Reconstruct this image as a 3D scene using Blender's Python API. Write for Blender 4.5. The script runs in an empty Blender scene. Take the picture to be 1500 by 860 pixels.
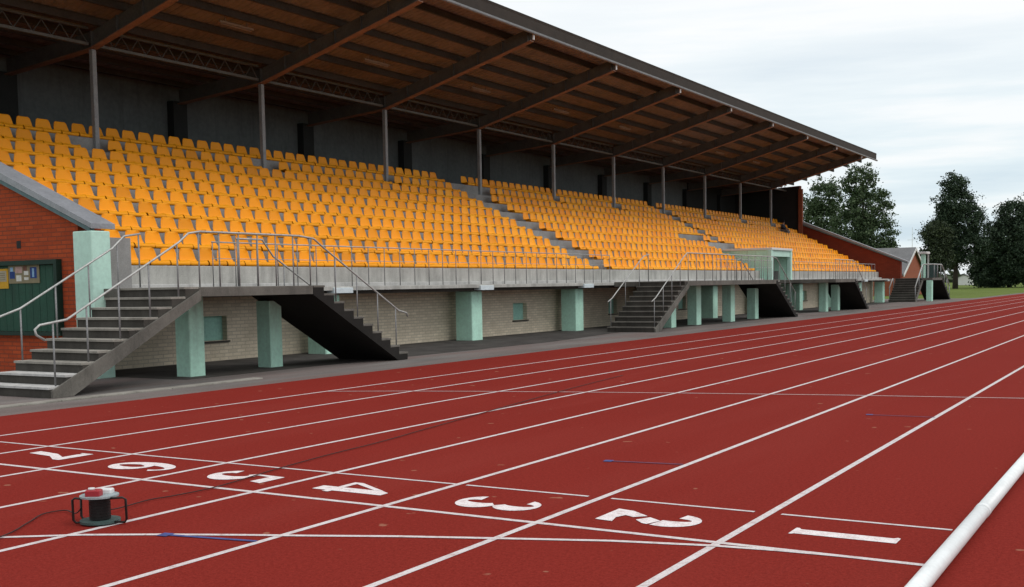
import bpy, math, random
from mathutils import Vector, Matrix
random.seed(7)
S = bpy.context.scene
COL = S.collection
R = math.radians

# ------------------------------------------------------------------ camera
RIGHT = Vector((0.857, 0.515, -0.017)); UP = Vector((-0.020, 0.067, 0.998)); FWD = Vector((-0.515, 0.855, -0.068))
CAM_AT = Vector((2.258, -6.066, 1.507)); FPX = 1630.8; CY = 530.1
cam_d = bpy.data.cameras.new('camera'); cam = bpy.data.objects.new('camera', cam_d); COL.objects.link(cam)
FWD.normalize(); RIGHT = (RIGHT - FWD * RIGHT.dot(FWD)).normalized(); UP = RIGHT.cross(FWD)
M = Matrix((RIGHT, UP, -FWD)).transposed().to_4x4(); M.translation = CAM_AT
cam.matrix_world = M
cam_d.sensor_width = 36.0; cam_d.lens = 36.0 * FPX / 1500.0
cam_d.shift_y = (CY - 430.0) / 1500.0
cam_d.clip_start = 0.1; cam_d.clip_end = 3000
S.camera = cam

def project(p):
    d = Vector(p) - CAM_AT
    w = d.dot(FWD)
    if w < 0.1: return None
    return 750 + FPX * d.dot(RIGHT) / w, CY - FPX * d.dot(UP) / w, w

# ------------------------------------------------------------------ materials
def new_mat(name, rough=0.8, metal=0.0, spec=0.3):
    m = bpy.data.materials.new(name); m.use_nodes = True
    nt = m.node_tree; b = nt.nodes['Principled BSDF']
    b.inputs['Roughness'].default_value = rough; b.inputs['Metallic'].default_value = metal
    b.inputs['Specular IOR Level'].default_value = spec
    return m, nt, b
def N(nt, kind, **kw):
    n = nt.nodes.new(kind)
    for k, v in kw.items():
        if k in n.inputs: n.inputs[k].default_value = v
        else: setattr(n, k, v)
    return n
def coords(nt, swz=None, scale=(1, 1, 1)):
    tc = N(nt, 'ShaderNodeTexCoord'); out = tc.outputs['Object']
    if swz:
        sx = N(nt, 'ShaderNodeSeparateXYZ'); cx = N(nt, 'ShaderNodeCombineXYZ')
        nt.links.new(out, sx.inputs[0])
        for i, a in enumerate(swz):
            if a != '0': nt.links.new(sx.outputs[a], cx.inputs[i])
        out = cx.outputs[0]
    mp = N(nt, 'ShaderNodeMapping'); mp.inputs['Scale'].default_value = scale
    nt.links.new(out, mp.inputs[0])
    return mp.outputs[0]
def noise(nt, vec, scale, detail=5, rough=0.6):
    n = N(nt, 'ShaderNodeTexNoise'); n.inputs['Scale'].default_value = scale
    n.inputs['Detail'].default_value = detail; n.inputs['Roughness'].default_value = rough
    nt.links.new(vec, n.inputs['Vector']); return n.outputs['Fac']
def ramp(nt, fac, stops):
    r = N(nt, 'ShaderNodeValToRGB'); e = r.color_ramp.elements
    while len(e) < len(stops): e.new(0.5)
    for i, (p, c) in enumerate(stops):
        e[i].position = p; e[i].color = (c, c, c, 1) if isinstance(c, (int, float)) else (*c, 1)
    nt.links.new(fac, r.inputs[0]); return r.outputs[0]
def mixc(nt, fac, a, b, mode='MIX'):
    m = N(nt, 'ShaderNodeMix', data_type='RGBA', blend_type=mode)
    for sock, v in ((m.inputs[0], fac), (m.inputs[6], a), (m.inputs[7], b)):
        if hasattr(v, 'is_output'): nt.links.new(v, sock)
        elif isinstance(v, (int, float)): sock.default_value = v
        else: sock.default_value = (*v, 1)
    return m.outputs[2]
def bump(nt, b, h, strength=0.3, dist=0.01):
    n = N(nt, 'ShaderNodeBump'); n.inputs['Strength'].default_value = strength; n.inputs['Distance'].default_value = dist
    nt.links.new(h, n.inputs['Height']); nt.links.new(n.outputs[0], b.inputs['Normal'])
def simple(name, col, rough=0.7, metal=0.0, var=0.25, scale=3.0, spec=0.3, bmp=0.0, streak=None):
    """weathered paint / metal: two noise scales of the same colour, optional vertical streaks"""
    m, nt, b = new_mat(name, rough, metal, spec)
    v = coords(nt)
    n1 = noise(nt, v, scale, 6); n2 = noise(nt, v, scale * 9, 3)
    f = N(nt, 'ShaderNodeMath', operation='ADD'); nt.links.new(n1, f.inputs[0]); nt.links.new(n2, f.inputs[1])
    f2 = N(nt, 'ShaderNodeMath', operation='MULTIPLY'); nt.links.new(f.outputs[0], f2.inputs[0]); f2.inputs[1].default_value = 0.5
    lo = tuple(c * (1 - var) for c in col); hi = tuple(min(1, c * (1 + var * 0.6)) for c in col)
    c = ramp(nt, f2.outputs[0], [(0.36, lo), (0.62, hi)])
    if streak:
        sv = coords(nt, None, (5, 5, 0.45)); s = noise(nt, sv, 1.0, 5, 0.65)
        k = ramp(nt, s, [(0.52, 0.0), (0.72, 1.0)])
        kk = N(nt, 'ShaderNodeMath', operation='MULTIPLY'); nt.links.new(k, kk.inputs[0]); kk.inputs[1].default_value = streak[1]
        c = mixc(nt, kk.outputs[0], c, streak[0])
    nt.links.new(c, b.inputs['Base Color'])
    if bmp: bump(nt, b, n2, bmp, 0.01)
    return m

def mat_track():
    m, nt, b = new_mat('track_rubber', 1.0, 0, 0.03)
    v = coords(nt)
    big = noise(nt, v, 0.25, 5, 0.6); mid = noise(nt, coords(nt, None, (1.6, 0.25, 1)), 1.0, 6, 0.65); fine = noise(nt, v, 90, 3, 0.7)
    c = ramp(nt, big, [(0.3, (0.176, 0.0165, 0.0120)), (0.7, (0.222, 0.0235, 0.0170))])
    c = mixc(nt, ramp(nt, mid, [(0.45, 0.0), (0.75, 0.35)]), c, (0.150, 0.0205, 0.0165))
    g2 = noise(nt, v, 38, 4, 0.75)
    c = mixc(nt, 0.55, c, ramp(nt, g2, [(0.35, (0.10, 0.009, 0.007)), (0.65, (0.30, 0.036, 0.027))]))
    fade = noise(nt, coords(nt, None, (0.8, 0.10, 1)), 1.0, 4, 0.6)
    c = mixc(nt, ramp(nt, fade, [(0.50, 0.0), (0.72, 0.30)]), c, (0.27, 0.050, 0.040))
    c = mixc(nt, 0.4, c, ramp(nt, fine, [(0.3, (0.080, 0.007, 0.005)), (0.7, (0.31, 0.038, 0.028))]))
    sp = noise(nt, v, 5.5, 2, 0.4)
    c = mixc(nt, ramp(nt, sp, [(0.735, 0.0), (0.76, 0.5)]), c, (0.36, 0.20, 0.13))
    nt.links.new(c, b.inputs['Base Color']); bump(nt, b, fine, 0.5, 0.004)
    return m
def mat_apron():
    m, nt, b = new_mat('apron_asphalt', 1.0, 0, 0.05)
    v = coords(nt); big = noise(nt, coords(nt, None, (1.1, 0.22, 1)), 1.0, 7, 0.65); fine = noise(nt, v, 60, 3)
    c = ramp(nt, big, [(0.3, (0.075, 0.068, 0.062)), (0.52, (0.17, 0.155, 0.145)), (0.7, (0.25, 0.235, 0.22))])
    red = noise(nt, coords(nt, None, (1.4, 0.2, 1)), 1.0, 5, 0.6)
    c = mixc(nt, ramp(nt, red, [(0.38, 0.0), (0.66, 0.65)]), c, (0.20, 0.115, 0.10))
    c = mixc(nt, 0.35, c, ramp(nt, fine, [(0.3, 0.06), (0.7, 0.26)]))
    nt.links.new(c, b.inputs['Base Color']); bump(nt, b, fine, 0.5, 0.01)
    return m
def mat_brick(name, swz, c1, c2, mortar, dirt, dirt_amt):
    m, nt, b = new_mat(name, 0.9, 0, 0.2)
    v = coords(nt, swz)
    br = N(nt, 'ShaderNodeTexBrick'); nt.links.new(v, br.inputs['Vector'])
    br.inputs['Scale'].default_value = 1.0; br.inputs['Brick Width'].default_value = 0.26; br.inputs['Row Height'].default_value = 0.077
    br.inputs['Mortar Size'].default_value = 0.011; br.inputs['Mortar Smooth'].default_value = 0.2; br.inputs['Bias'].default_value = 0.0
    br.inputs['Color1'].default_value = (*c1, 1); br.inputs['Color2'].default_value = (*c2, 1); br.inputs['Mortar'].default_value = (*mortar, 1)
    n = noise(nt, coords(nt), 2.2, 6, 0.65); n2 = noise(nt, coords(nt), 0.5, 5, 0.6)
    c = mixc(nt, ramp(nt, n, [(0.42, 0.0), (0.75, dirt_amt)]), br.outputs['Color'], dirt)
    c = mixc(nt, ramp(nt, n2, [(0.42, 0.0), (0.68, 0.3)]), c, tuple(x * 0.62 for x in c1))
    fine = noise(nt, coords(nt), 35, 3)
    c = mixc(nt, 0.25, c, ramp(nt, fine, [(0.3, tuple(x * .45 for x in c1)), (0.7, tuple(min(1, x * 1.4) for x in c2))]))
    nt.links.new(c, b.inputs['Base Color']); bump(nt, b, br.outputs['Fac'], -0.6, 0.012)
    return m
def mat_concrete(name, lo, hi, streak=True):
    m, nt, b = new_mat(name, 0.9, 0, 0.25)
    v = coords(nt); n1 = noise(nt, v, 1.3, 7, 0.7); n2 = noise(nt, v, 45, 3)
    c = ramp(nt, n1, [(0.33, lo), (0.66, hi)])
    if streak:
        s = noise(nt, coords(nt, None, (3.5, 3.5, 0.5)), 1.0, 6, 0.7)
        c = mixc(nt, ramp(nt, s, [(0.46, 0.0), (0.72, 0.7)]), c, tuple(x * 0.5 for x in lo))
    c = mixc(nt, 0.25, c, ramp(nt, n2, [(0.3, tuple(x * .6 for x in lo)), (0.7, hi)]))
    nt.links.new(c, b.inputs['Base Color']); bump(nt, b, n2, 0.25, 0.01)
    return m
def mat_seat():
    m, nt, b = new_mat('orange_plastic', 0.5, 0, 0.25)
    oi = N(nt, 'ShaderNodeObjectInfo'); geo = N(nt, 'ShaderNodeNewGeometry')
    v = coords(nt); n = noise(nt, v, 6, 4)
    c = ramp(nt, geo.outputs['Random Per Island'], [(0.0, (0.88, 0.310, 0.004)), (0.6, (0.94, 0.370, 0.006)), (1.0, (0.97, 0.42, 0.012))])
    c2 = ramp(nt, oi.outputs['Random'], [(0.0, (0.80, 0.78, 0.85)), (0.15, (0.93, 0.92, 1.0)), (1.0, (1, 1, 1))])
    c = mixc(nt, 1.0, c, c2, 'MULTIPLY')
    c = mixc(nt, ramp(nt, n, [(0.5, 0.0), (0.75, 0.25)]), c, (0.78, 0.30, 0.010))
    nt.links.new(c, b.inputs['Base Color'])
    return m
def mat_paint(name, k):
    m, nt, b = new_mat(name, 0.9, 0, 0.1)
    v = coords(nt); n = noise(nt, v, 14, 6, 0.7); f = noise(nt, v, 90, 3, 0.7)
    c = ramp(nt, n, [(0.25, (0.48*k, 0.38*k, 0.37*k)), (0.5, (0.74*k, 0.70*k, 0.71*k)), (0.8, (0.84*k, 0.82*k, 0.83*k))])
    c = mixc(nt, ramp(nt, f, [(0.52, 0.0), (0.68, 0.6)]), c, (0.36, 0.13, 0.11))
    nt.links.new(c, b.inputs['Base Color']); bump(nt, b, f, 0.4, 0.003)
    return m
def mat_grass():
    m, nt, b = new_mat('grass', 1.0, 0, 0.03)
    v = coords(nt); n = noise(nt, v, 0.12, 6, 0.65); f = noise(nt, v, 18, 4)
    c = ramp(nt, n, [(0.3, (0.075, 0.115, 0.028)), (0.7, (0.15, 0.195, 0.055))])
    c = mixc(nt, 0.4, c, ramp(nt, f, [(0.3, (0.04, 0.07, 0.015)), (0.7, (0.20, 0.24, 0.07))]))
    nt.links.new(c, b.inputs['Base Color']); bump(nt, b, f, 0.6, 0.03)
    return m

DAMP_SHADE = mat_concrete('damp_shade_asphalt', (0.022, 0.020, 0.019), (0.085, 0.078, 0.072), False); TRACK = mat_track(); APRON = mat_apron(); PAINT = mat_paint('white_line_paint', 0.82); PAINTN = mat_paint('white_numeral_paint', 0.98); GRASS = mat_grass(); SEAT = mat_seat()
BRICK_PALE = mat_brick('pale_brick', ('Y', 'Z', '0'), (0.78, 0.69, 0.54), (0.58, 0.51, 0.39), (0.42, 0.38, 0.31), (0.30, 0.25, 0.18), 0.45)
BRICK_RED = mat_brick('red_brick', ('X', 'Z', '0'), (0.50, 0.088, 0.028), (0.35, 0.056, 0.019), (0.15, 0.052, 0.033), (0.14, 0.035, 0.022), 0.5)
BRICK_RED_SHADED = mat_brick('shaded_red_brick', ('X', 'Z', '0'), (0.26, 0.045, 0.020), (0.19, 0.032, 0.015), (0.10, 0.034, 0.024), (0.10, 0.022, 0.014), 0.5)  # red brick darkened: the far wall's shade is put into its colour
BRICK_SIDE = mat_brick('red_brick_side', ('Y', 'Z', '0'), (0.36, 0.11, 0.055), (0.30, 0.085, 0.045), (0.22, 0.12, 0.09), (0.2, 0.06, 0.04), 0.4)
CONC = mat_concrete('grey_concrete', (0.33, 0.33, 0.31), (0.56, 0.56, 0.53))
CONC_LIGHT = mat_concrete('light_concrete', (0.42, 0.42, 0.41), (0.58, 0.58, 0.57))
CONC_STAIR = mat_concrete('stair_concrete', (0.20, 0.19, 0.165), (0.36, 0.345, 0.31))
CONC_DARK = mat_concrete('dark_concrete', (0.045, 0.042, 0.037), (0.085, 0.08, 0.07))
UNDER = mat_concrete('shaded_concrete', (0.012, 0.011, 0.010), (0.026, 0.024, 0.022), False)  # near-black: shade on the stair undersides is painted into the colour
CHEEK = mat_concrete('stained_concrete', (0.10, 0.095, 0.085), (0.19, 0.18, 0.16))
CONC_TIER = mat_concrete('tier_concrete', (0.22, 0.215, 0.21), (0.36, 0.355, 0.35), False)
MINT = simple('mint_paint', (0.48, 0.78, 0.645), 0.7, 0, 0.14, 1.5, 0.3, 0.1, ((0.20, 0.30, 0.25), 0.35))
MINT_PALE = simple('pale_mint_paint', (0.50, 0.74, 0.65), 0.65, 0, 0.12, 1.5, 0.3)
MINT_SHUT = simple('mint_shutter_paint', (0.30, 0.56, 0.48), 0.6, 0, 0.18, 2.0, 0.3)
CAP = simple('pale_blue_paint', (0.62, 0.70, 0.74), 0.6, 0, 0.15, 4)
STEEL = simple('galvanised_steel', (0.34, 0.35, 0.36), 0.5, 0.45, 0.25, 5, 0.4)
RAIL = simple('railing_grey_steel', (0.44, 0.45, 0.44), 0.5, 0.35, 0.3, 6, 0.4)
RAIL_DK = simple('railing_post_steel', (0.24, 0.245, 0.25), 0.55, 0.3, 0.3, 6, 0.4)
COLPAINT = simple('column_grey_paint', (0.30, 0.31, 0.325), 0.55, 0.1, 0.22, 3)
BEAM = simple('beam_dark_brown', (0.115, 0.108, 0.104), 0.7, 0, 0.3, 3)
FLANGE = simple('beam_flange_rust', (0.27, 0.145, 0.10), 0.75, 0, 0.35, 4)
TRUSSM = simple('truss_steel', (0.16, 0.16, 0.155), 0.6, 0.1, 0.3, 4)
PURLIN = simple('purlin_brown', (0.066, 0.056, 0.050), 0.8, 0, 0.3, 2)
ROOFM = simple('roof_sheet_brown', (0.215, 0.172, 0.148), 0.7, 0, 0.3, 0.7)
FASCIA = simple('fascia_brown', (0.034, 0.024, 0.018), 0.7, 0, 0.3, 2)
GUTTER = simple('gutter_grey', (0.25, 0.26, 0.275), 0.5, 0.2, 0.2, 3)
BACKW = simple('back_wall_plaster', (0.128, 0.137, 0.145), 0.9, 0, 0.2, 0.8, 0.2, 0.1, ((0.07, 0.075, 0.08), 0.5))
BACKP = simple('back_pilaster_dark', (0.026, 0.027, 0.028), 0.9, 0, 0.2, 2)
COPING = simple('coping_zinc', (0.30, 0.315, 0.345), 0.55, 0.25, 0.2, 2, 0.4)
COPTRIM = simple('coping_teal_trim', (0.10, 0.16, 0.17), 0.6, 0.1, 0.2, 3)
GREENP = simple('dark_green_paint', (0.011, 0.062, 0.040), 0.6, 0, 0.3, 3, 0.3, 0.1, ((0.006, 0.03, 0.02), 0.6))
GREENF = simple('darker_green_paint', (0.006, 0.028, 0.020), 0.6, 0, 0.25, 3)
GLASSM = simple('dim_glass', (0.035, 0.060, 0.055), 0.12, 0, 0.2, 2, 0.5)
BLACK = simple('black_paint', (0.010, 0.011, 0.011), 0.4, 0, 0.3, 6)
BLACKTUBE = simple('black_tube_paint', (0.018, 0.014, 0.013), 0.45, 0, 0.3, 9)
GREYPLATE = simple('grey_plate_paint', (0.30, 0.36, 0.38), 0.5, 0.1, 0.3, 12)
TEALPLATE = simple('dark_teal_plate', (0.055, 0.095, 0.090), 0.55, 0.1, 0.3, 12)
REDP = simple('red_plastic', (0.36, 0.03, 0.04), 0.4, 0, 0.2, 10)
WHITEP = simple('white_plastic', (0.70, 0.72, 0.73), 0.45, 0, 0.12, 10)
CABLE = simple('dark_cable', (0.045, 0.018, 0.017), 0.7, 0, 0.3, 9)
BLUEP = simple('blue_track_paint', (0.055, 0.075, 0.235), 0.8, 0, 0.4, 18)
BLUEP2 = simple('faded_blue_track_paint', (0.125, 0.052, 0.105), 0.85, 0, 0.4, 18)
KERBM = simple('white_kerb_paint', (0.78, 0.82, 0.83), 0.4, 0.05, 0.10, 2.5, 0.45)
YEL = simple('yellow_paper', (0.55, 0.31, 0.025), 0.8, 0, 0.15, 9)
BEIGE = simple('beige_paper', (0.36, 0.32, 0.24), 0.8, 0, 0.2, 9)
TAN = simple('tan_card', (0.22, 0.19, 0.12), 0.8, 0, 0.15, 9)
PBLUE = simple('blue_print', (0.02, 0.05, 0.20), 0.8, 0, 0.3, 20)
PLBLUE = simple('light_blue_print', (0.24, 0.40, 0.60), 0.8, 0, 0.3, 20)
PPINK = simple('pink_print', (0.45, 0.30, 0.28), 0.8, 0, 0.3, 20)
PWHITE = simple('white_print', (0.60, 0.60, 0.57), 0.8, 0, 0.2, 20)
PBROWN = simple('brown_print', (0.16, 0.075, 0.055), 0.8, 0, 0.3, 20)
SLATE = simple('grey_roof_slate', (0.15, 0.153, 0.158), 0.8, 0, 0.25, 1.2)
WHITEW = simple('white_wall_paint', (0.66, 0.67, 0.66), 0.8, 0, 0.1, 1)
BARK = simple('bark', (0.055, 0.045, 0.036), 0.95, 0, 0.4, 3)
LAMPM = simple('lamp_beige', (0.30, 0.21, 0.15), 0.6, 0, 0.2, 6)
CLOTH = simple('navy_cloth', (0.022, 0.030, 0.050), 0.9, 0, 0.3, 8)
TROUSERS = simple('grey_cloth', (0.14, 0.15, 0.155), 0.9, 0, 0.3, 8)
SKIN = simple('skin', (0.36, 0.19, 0.13), 0.6, 0, 0.1, 8)
HAIR = simple('dark_hair', (0.012, 0.010, 0.010), 0.8, 0, 0.3, 20)

# ------------------------------------------------------------------ mesh builder
class MB:
    def __init__(s): s.v = []; s.f = []; s.mi = []; s.cur = 0
    def add(s, vs, fs):
        o = len(s.v); s.v += [tuple(p) for p in vs]; s.f += [tuple(i + o for i in q) for q in fs]; s.mi += [s.cur] * len(fs)
    def box(s, x0, x1, y0, y1, z0, z1):
        s.add([(x0,y0,z0),(x1,y0,z0),(x1,y1,z0),(x0,y1,z0),(x0,y0,z1),(x1,y0,z1),(x1,y1,z1),(x0,y1,z1)],
              [(0,3,2,1),(4,5,6,7),(0,1,5,4),(1,2,6,5),(2,3,7,6),(3,0,4,7)])
    def bevbox(s, x0, x1, y0, y1, z0, z1, b=0.015):
        """box with its vertical edges and its top edges chamfered"""
        def ring(i, z): return [(x0+b+i,y0+i,z),(x1-b-i,y0+i,z),(x1-i,y0+b+i,z),(x1-i,y1-b-i,z),(x1-b-i,y1-i,z),(x0+b+i,y1-i,z),(x0+i,y1-b-i,z),(x0+i,y0+b+i,z)]
        vs = ring(0, z0) + ring(0, z1 - b) + ring(b * .7, z1)
        fs = [tuple(range(7, -1, -1)), tuple(range(16, 24))]
        for r in (0, 8):
            for i in range(8): fs.append((r+i, r+(i+1)%8, r+8+(i+1)%8, r+8+i))
        s.add(vs, fs)
    def prism(s, pts, axis, a0, a1):
        """polygon pts extruded along an axis. axis 'y': pts=(x,z); axis 'x': pts=(y,z); axis 'z': pts=(x,y)"""
        def P(p, a): return (p[0], a, p[1]) if axis == 'y' else ((a, p[0], p[1]) if axis == 'x' else (p[0], p[1], a))
        n = len(pts); vs = [P(p, a0) for p in pts] + [P(p, a1) for p in pts]
        fs = [tuple(range(n)), tuple(range(2*n-1, n-1, -1))] + [(i, i+n, (i+1)%n+n, (i+1)%n) for i in range(n)]
        s.add(vs, fs)
    def tube(s, pts, r, n=8, closed=False):
        pts = [Vector(p) for p in pts]; rings = []; m = len(pts); prev = None
        for i, p in enumerate(pts):
            if closed: t = (pts[(i+1)%m] - pts[i-1])
            else: t = pts[min(i+1, m-1)] - pts[max(i-1, 0)]
            t.normalize()
            a = prev if prev else (Vector((0,0,1)) if abs(t.z) < 0.9 else Vector((1,0,0)))
            u = t.cross(a)
            if u.length < 1e-5: u = t.cross(Vector((0.3,1,0.2)))
            u.normalize(); w = u.cross(t); prev = w
            rr = r[i] if isinstance(r, (list, tuple)) else r
            rings.append([p + (u * math.cos(2*math.pi*k/n) + w * math.sin(2*math.pi*k/n)) * rr for k in range(n)])
        vs = [q for rg in rings for q in rg]; fs = []
        for i in range(m if closed else m-1):
            j = (i+1) % m
            for k in range(n): fs.append((i*n+k, i*n+(k+1)%n, j*n+(k+1)%n, j*n+k))
        if not closed: fs += [tuple(range(n-1,-1,-1)), tuple((m-1)*n+k for k in range(n))]
        s.add(vs, fs)
    def build(s, name, mats, parent=None, smooth=False, loc=None):
        me = bpy.data.meshes.new(name); me.from_pydata(s.v, [], s.f)
        mats = mats if isinstance(mats, (list, tuple)) else [mats]
        for m in mats: me.materials.append(m)
        if len(mats) > 1: me.polygons.foreach_set('material_index', s.mi)
        if smooth: me.polygons.foreach_set('use_smooth', [True] * len(me.polygons))
        me.update(); o = bpy.data.objects.new(name, me); COL.objects.link(o)
        if parent: o.parent = parent
        if loc: o.location = loc
        return o
def fix_normals(o):
    import bmesh
    bm = bmesh.new(); bm.from_mesh(o.data); bmesh.ops.recalc_face_normals(bm, faces=bm.faces[:]); bm.to_mesh(o.data); bm.free()
def tag(o, label, cat, group=None, kind=None):
    o['label'] = label; o['category'] = cat
    if group: o['group'] = group
    if kind: o['kind'] = kind
    return o
def struct(o, label=None):
    o['kind'] = 'structure'
    if label: o['label'] = label
    return o
def empty(name, loc=(0,0,0), rz=0):
    o = bpy.data.objects.new(name, None); COL.objects.link(o); o.location = loc; o.rotation_euler = (0,0,rz); o.empty_display_size = 0.3
    return o
# parts of things whose Empty sits away from the origin keep world coordinates through the parent's inverse
def at0(o, root):
    o.parent = root; o.matrix_parent_inverse = Matrix.Translation(-Vector(root.location)); return o

# ------------------------------------------------------------------ ground
g = MB(); n = 40
g.add([(-700,-300,-0.012),(700,-300,-0.012),(700,1500,-0.012),(-700,1500,-0.012)], [(0,1,2,3)])
struct(g.build('grass_ground', GRASS))
g = MB(); g.add([(-10.3,-14,0),(9,-14,0),(9,150,0),(-10.3,150,0)], [(0,1,2,3)])
struct(g.build('running_track', TRACK))
g = MB(); g.add([(-17.9,-14,-0.004),(-10.3,-14,-0.004),(-10.3,84,-0.004),(-17.9,84,-0.004)], [(0,1,2,3)])
struct(g.build('apron', APRON))
g = MB(); g.add([(-11.2,84,-0.004),(-10.3,84,-0.004),(-10.3,150,-0.004),(-11.2,150,-0.004)], [(0,1,2,3)])
struct(g.build('gravel_path', APRON))
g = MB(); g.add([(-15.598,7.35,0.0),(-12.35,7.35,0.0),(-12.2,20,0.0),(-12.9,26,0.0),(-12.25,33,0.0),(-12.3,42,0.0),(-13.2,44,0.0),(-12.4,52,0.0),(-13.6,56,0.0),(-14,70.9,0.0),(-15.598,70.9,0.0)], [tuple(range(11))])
struct(g.build('damp_shade_ground', DAMP_SHADE))  # damp ground, with the shade under the stand painted into its dark colour
g = MB()
for i in range(8): g.bevbox(-11.40,-11.18,-8+i*2.0,-6.012+i*2.0,-0.02,0.016,0.006)
struct(g.build('kerb_stones', CONC_STAIR))

def strip(mb, pts, w, z):
    P = [Vector((x, y)) for x, y in pts]
    L, Rr = [], []
    for i, p in enumerate(P):
        t = (P[min(i+1, len(P)-1)] - P[max(i-1, 0)]).normalized(); nrm = Vector((-t.y, t.x)) * w / 2
        L.append((*(p + nrm), z)); Rr.append((*(p - nrm), z))
    m = len(P); mb.add(L + Rr, [(i, i + m, i + 1 + m, i + 1) for i in range(m - 1)])
mb = MB()
for k in range(0, 8):
    x = -1.22 * k - 0.02
    strip(mb, [(x, -14), (x, 150)], 0.05, 0.0015)
struct(mb.build('lane_lines', PAINT))
mb = MB(); strip(mb, [(-8.7, 0.0), (1.125, 0.0)], 0.05, 0.0025); struct(mb.build('finish_line', PAINT))
mb = MB()
for k in range(0, 8):
    x1 = -1.22 * k + 1.22 - (0.10 if k < 3 else 0.02) - (0.02 if k else 0.015); x0 = -1.22 * k + (0.06 if k < 3 else 0.0)
    strip(mb, [(x0, 0.935), (x1, 0.935)], 0.035, 0.0025)
struct(mb.build('lane_box_line', PAINT))
arc = [(-4.62,-2.35),(-4.02,-1.87),(-3.6,-1.58),(-3.167,-1.35),(-2.7,-1.13),(-2.307,-0.955),(-1.8,-0.72),(-1.226,-0.49),(-0.6,-0.245),(-0.007,-0.085),(0.35,-0.030),(0.62,-0.008),(0.80,0.001)]
mb = MB(); strip(mb, arc, 0.045, 0.0035); struct(mb.build('curved_start_line', PAINT))
mb = MB(); strip(mb, [(-8.52,6.55),(-7.4,7.02),(-6.4,7.35),(-5.0,7.78),(-3.586,8.16),(-1.6,8.64),(0.595,9.05),(1.1,9.12)], 0.036, 0.0035); struct(mb.build('far_start_line', PAINT))

# numerals: polygons in digit space (u right, v up); v runs to +X and u to -Y, as read from the infield's far side
def arcpts(cx, cy, rx, ry, a0, a1, n=14): return [(cx + rx*math.cos(R(a0+(a1-a0)*i/n)), cy + ry*math.sin(R(a0+(a1-a0)*i/n))) for i in range(n+1)]
def band(outer, inner): return outer + inner[::-1]
DIG = {}
DIG[1] = [[(0.10,0),(0.31,0),(0.31,0.02),(0.29,0.03),(0.29,0.64),(0.13,0.64),(0.11,0.62),(0.14,0.60),(0.14,0.04),(0.10,0.02)]]
DIG[2] = [band(arcpts(.22,.46,.22,.19,170,-25), arcpts(.19,.46,.055,.125,170,-25)) , [(.42,.375),(.28,.33),(.17,.25),(.30,.21)][0:0] or [(.415,.36),(.40,.32),(.31,.245),(.19,.30),(.272,.40)],
          [(0.0,0.0),(0.42,0.0),(0.44,0.13),(0.30,0.10),(0.20,0.13),(0.24,0.20),(0.16,0.27),(0.03,0.12)]]
DIG[3] = [band(arcpts(.2,.48,.21,.17,165,-68), arcpts(.18,.49,.06,.115,165,-68)), band(arcpts(.2,.175,.23,.175,68,-165), arcpts(.18,.175,.06,.115,68,-165))]
DIG[4] = [[(.24,0),(.40,0),(.40,.65),(.29,.65),(.24,.57)], [(0,.14),(.24,.14),(.24,.20),(.06,.20),(.24,.49),(.24,.58),(0,.22)], [(.40,.14),(.46,.14),(.46,.20),(.40,.20)]]
DIG[5] = [[(.07,.65),(.40,.65),(.36,.52),(.12,.53),(.10,.34),(.05,.34)], band(arcpts(.19,.20,.24,.20,128,-160,18), arcpts(.165,.20,.075,.135,128,-160,18))]
DIG[6] = [band(arcpts(.22,.325,.22,.325,40,270,20), arcpts(.25,.325,.11,.265,40,270,20)), band(arcpts(.23,.2,.21,.2,-90,160,20), arcpts(.23,.2,.07,.135,-90,160,20))]
DIG[7] = [[(0,.65),(.44,.65),(.44,.56),(.30,.36),(.25,.0),(.10,.0),(.16,.32),(.29,.53),(.10,.52),(.04,.56),(.03,.49),(0,.49)]]
NUMPOS = {1: (0.265, 0.70), 2: (-0.955, 0.66), 3: (-2.10, 0.62), 4: (-3.37, 0.68), 5: (-4.57, 0.68), 6: (-5.77, 0.70), 7: (-7.10, 0.80)}
NUMSCALE = {1: .97, 2: 1.0, 3: .98, 4: 1.0, 5: 1.03, 6: 1.05, 7: 1.0}
NW = {1: 'single bold stroke nearest the kerb', 2: 'in two stencilled pieces', 3: 'with its curves broken by a stencil gap', 4: 'with a pointed foot', 5: 'crossed by the dark cable', 6: 'left of number 5', 7: 'leftmost numeral, in the farthest lane'}
for d, polys in DIG.items():
    mb = MB(); bx, by = NUMPOS[d]; sc = NUMSCALE[d]
    for i, pg in enumerate(polys):
        vs = [(bx + v*sc, by - 0.03 - u*sc*0.86, 0.0025 + 0.0006*i) for u, v in pg]
        if d in (2, 3, 5, 6) and len(pg) > 12:      # curved bands as quads
            h = len(pg)//2; mb.add(vs, [(j, j+1, len(pg)-2-j, len(pg)-1-j) for j in range(h-1)])
        else: mb.add(vs, [tuple(range(len(vs)))])
    o = mb.build('lane_number', PAINTN)
    for p_ in o.data.polygons:
        pass
    tag(o, 'white painted number %d on the red track, %s' % (d, NW[d]), 'lane number', 'lane numbers by the finish line')
    import bmesh
    bm = bmesh.new(); bm.from_mesh(o.data)
    for fc in bm.faces:
        fc.normal_update()
        if fc.normal.z < 0: fc.normal_flip()
    bmesh.ops.triangulate(bm, faces=[f_ for f_ in bm.faces if len(f_.verts) > 4]); bm.to_mesh(o.data); bm.free()

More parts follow.
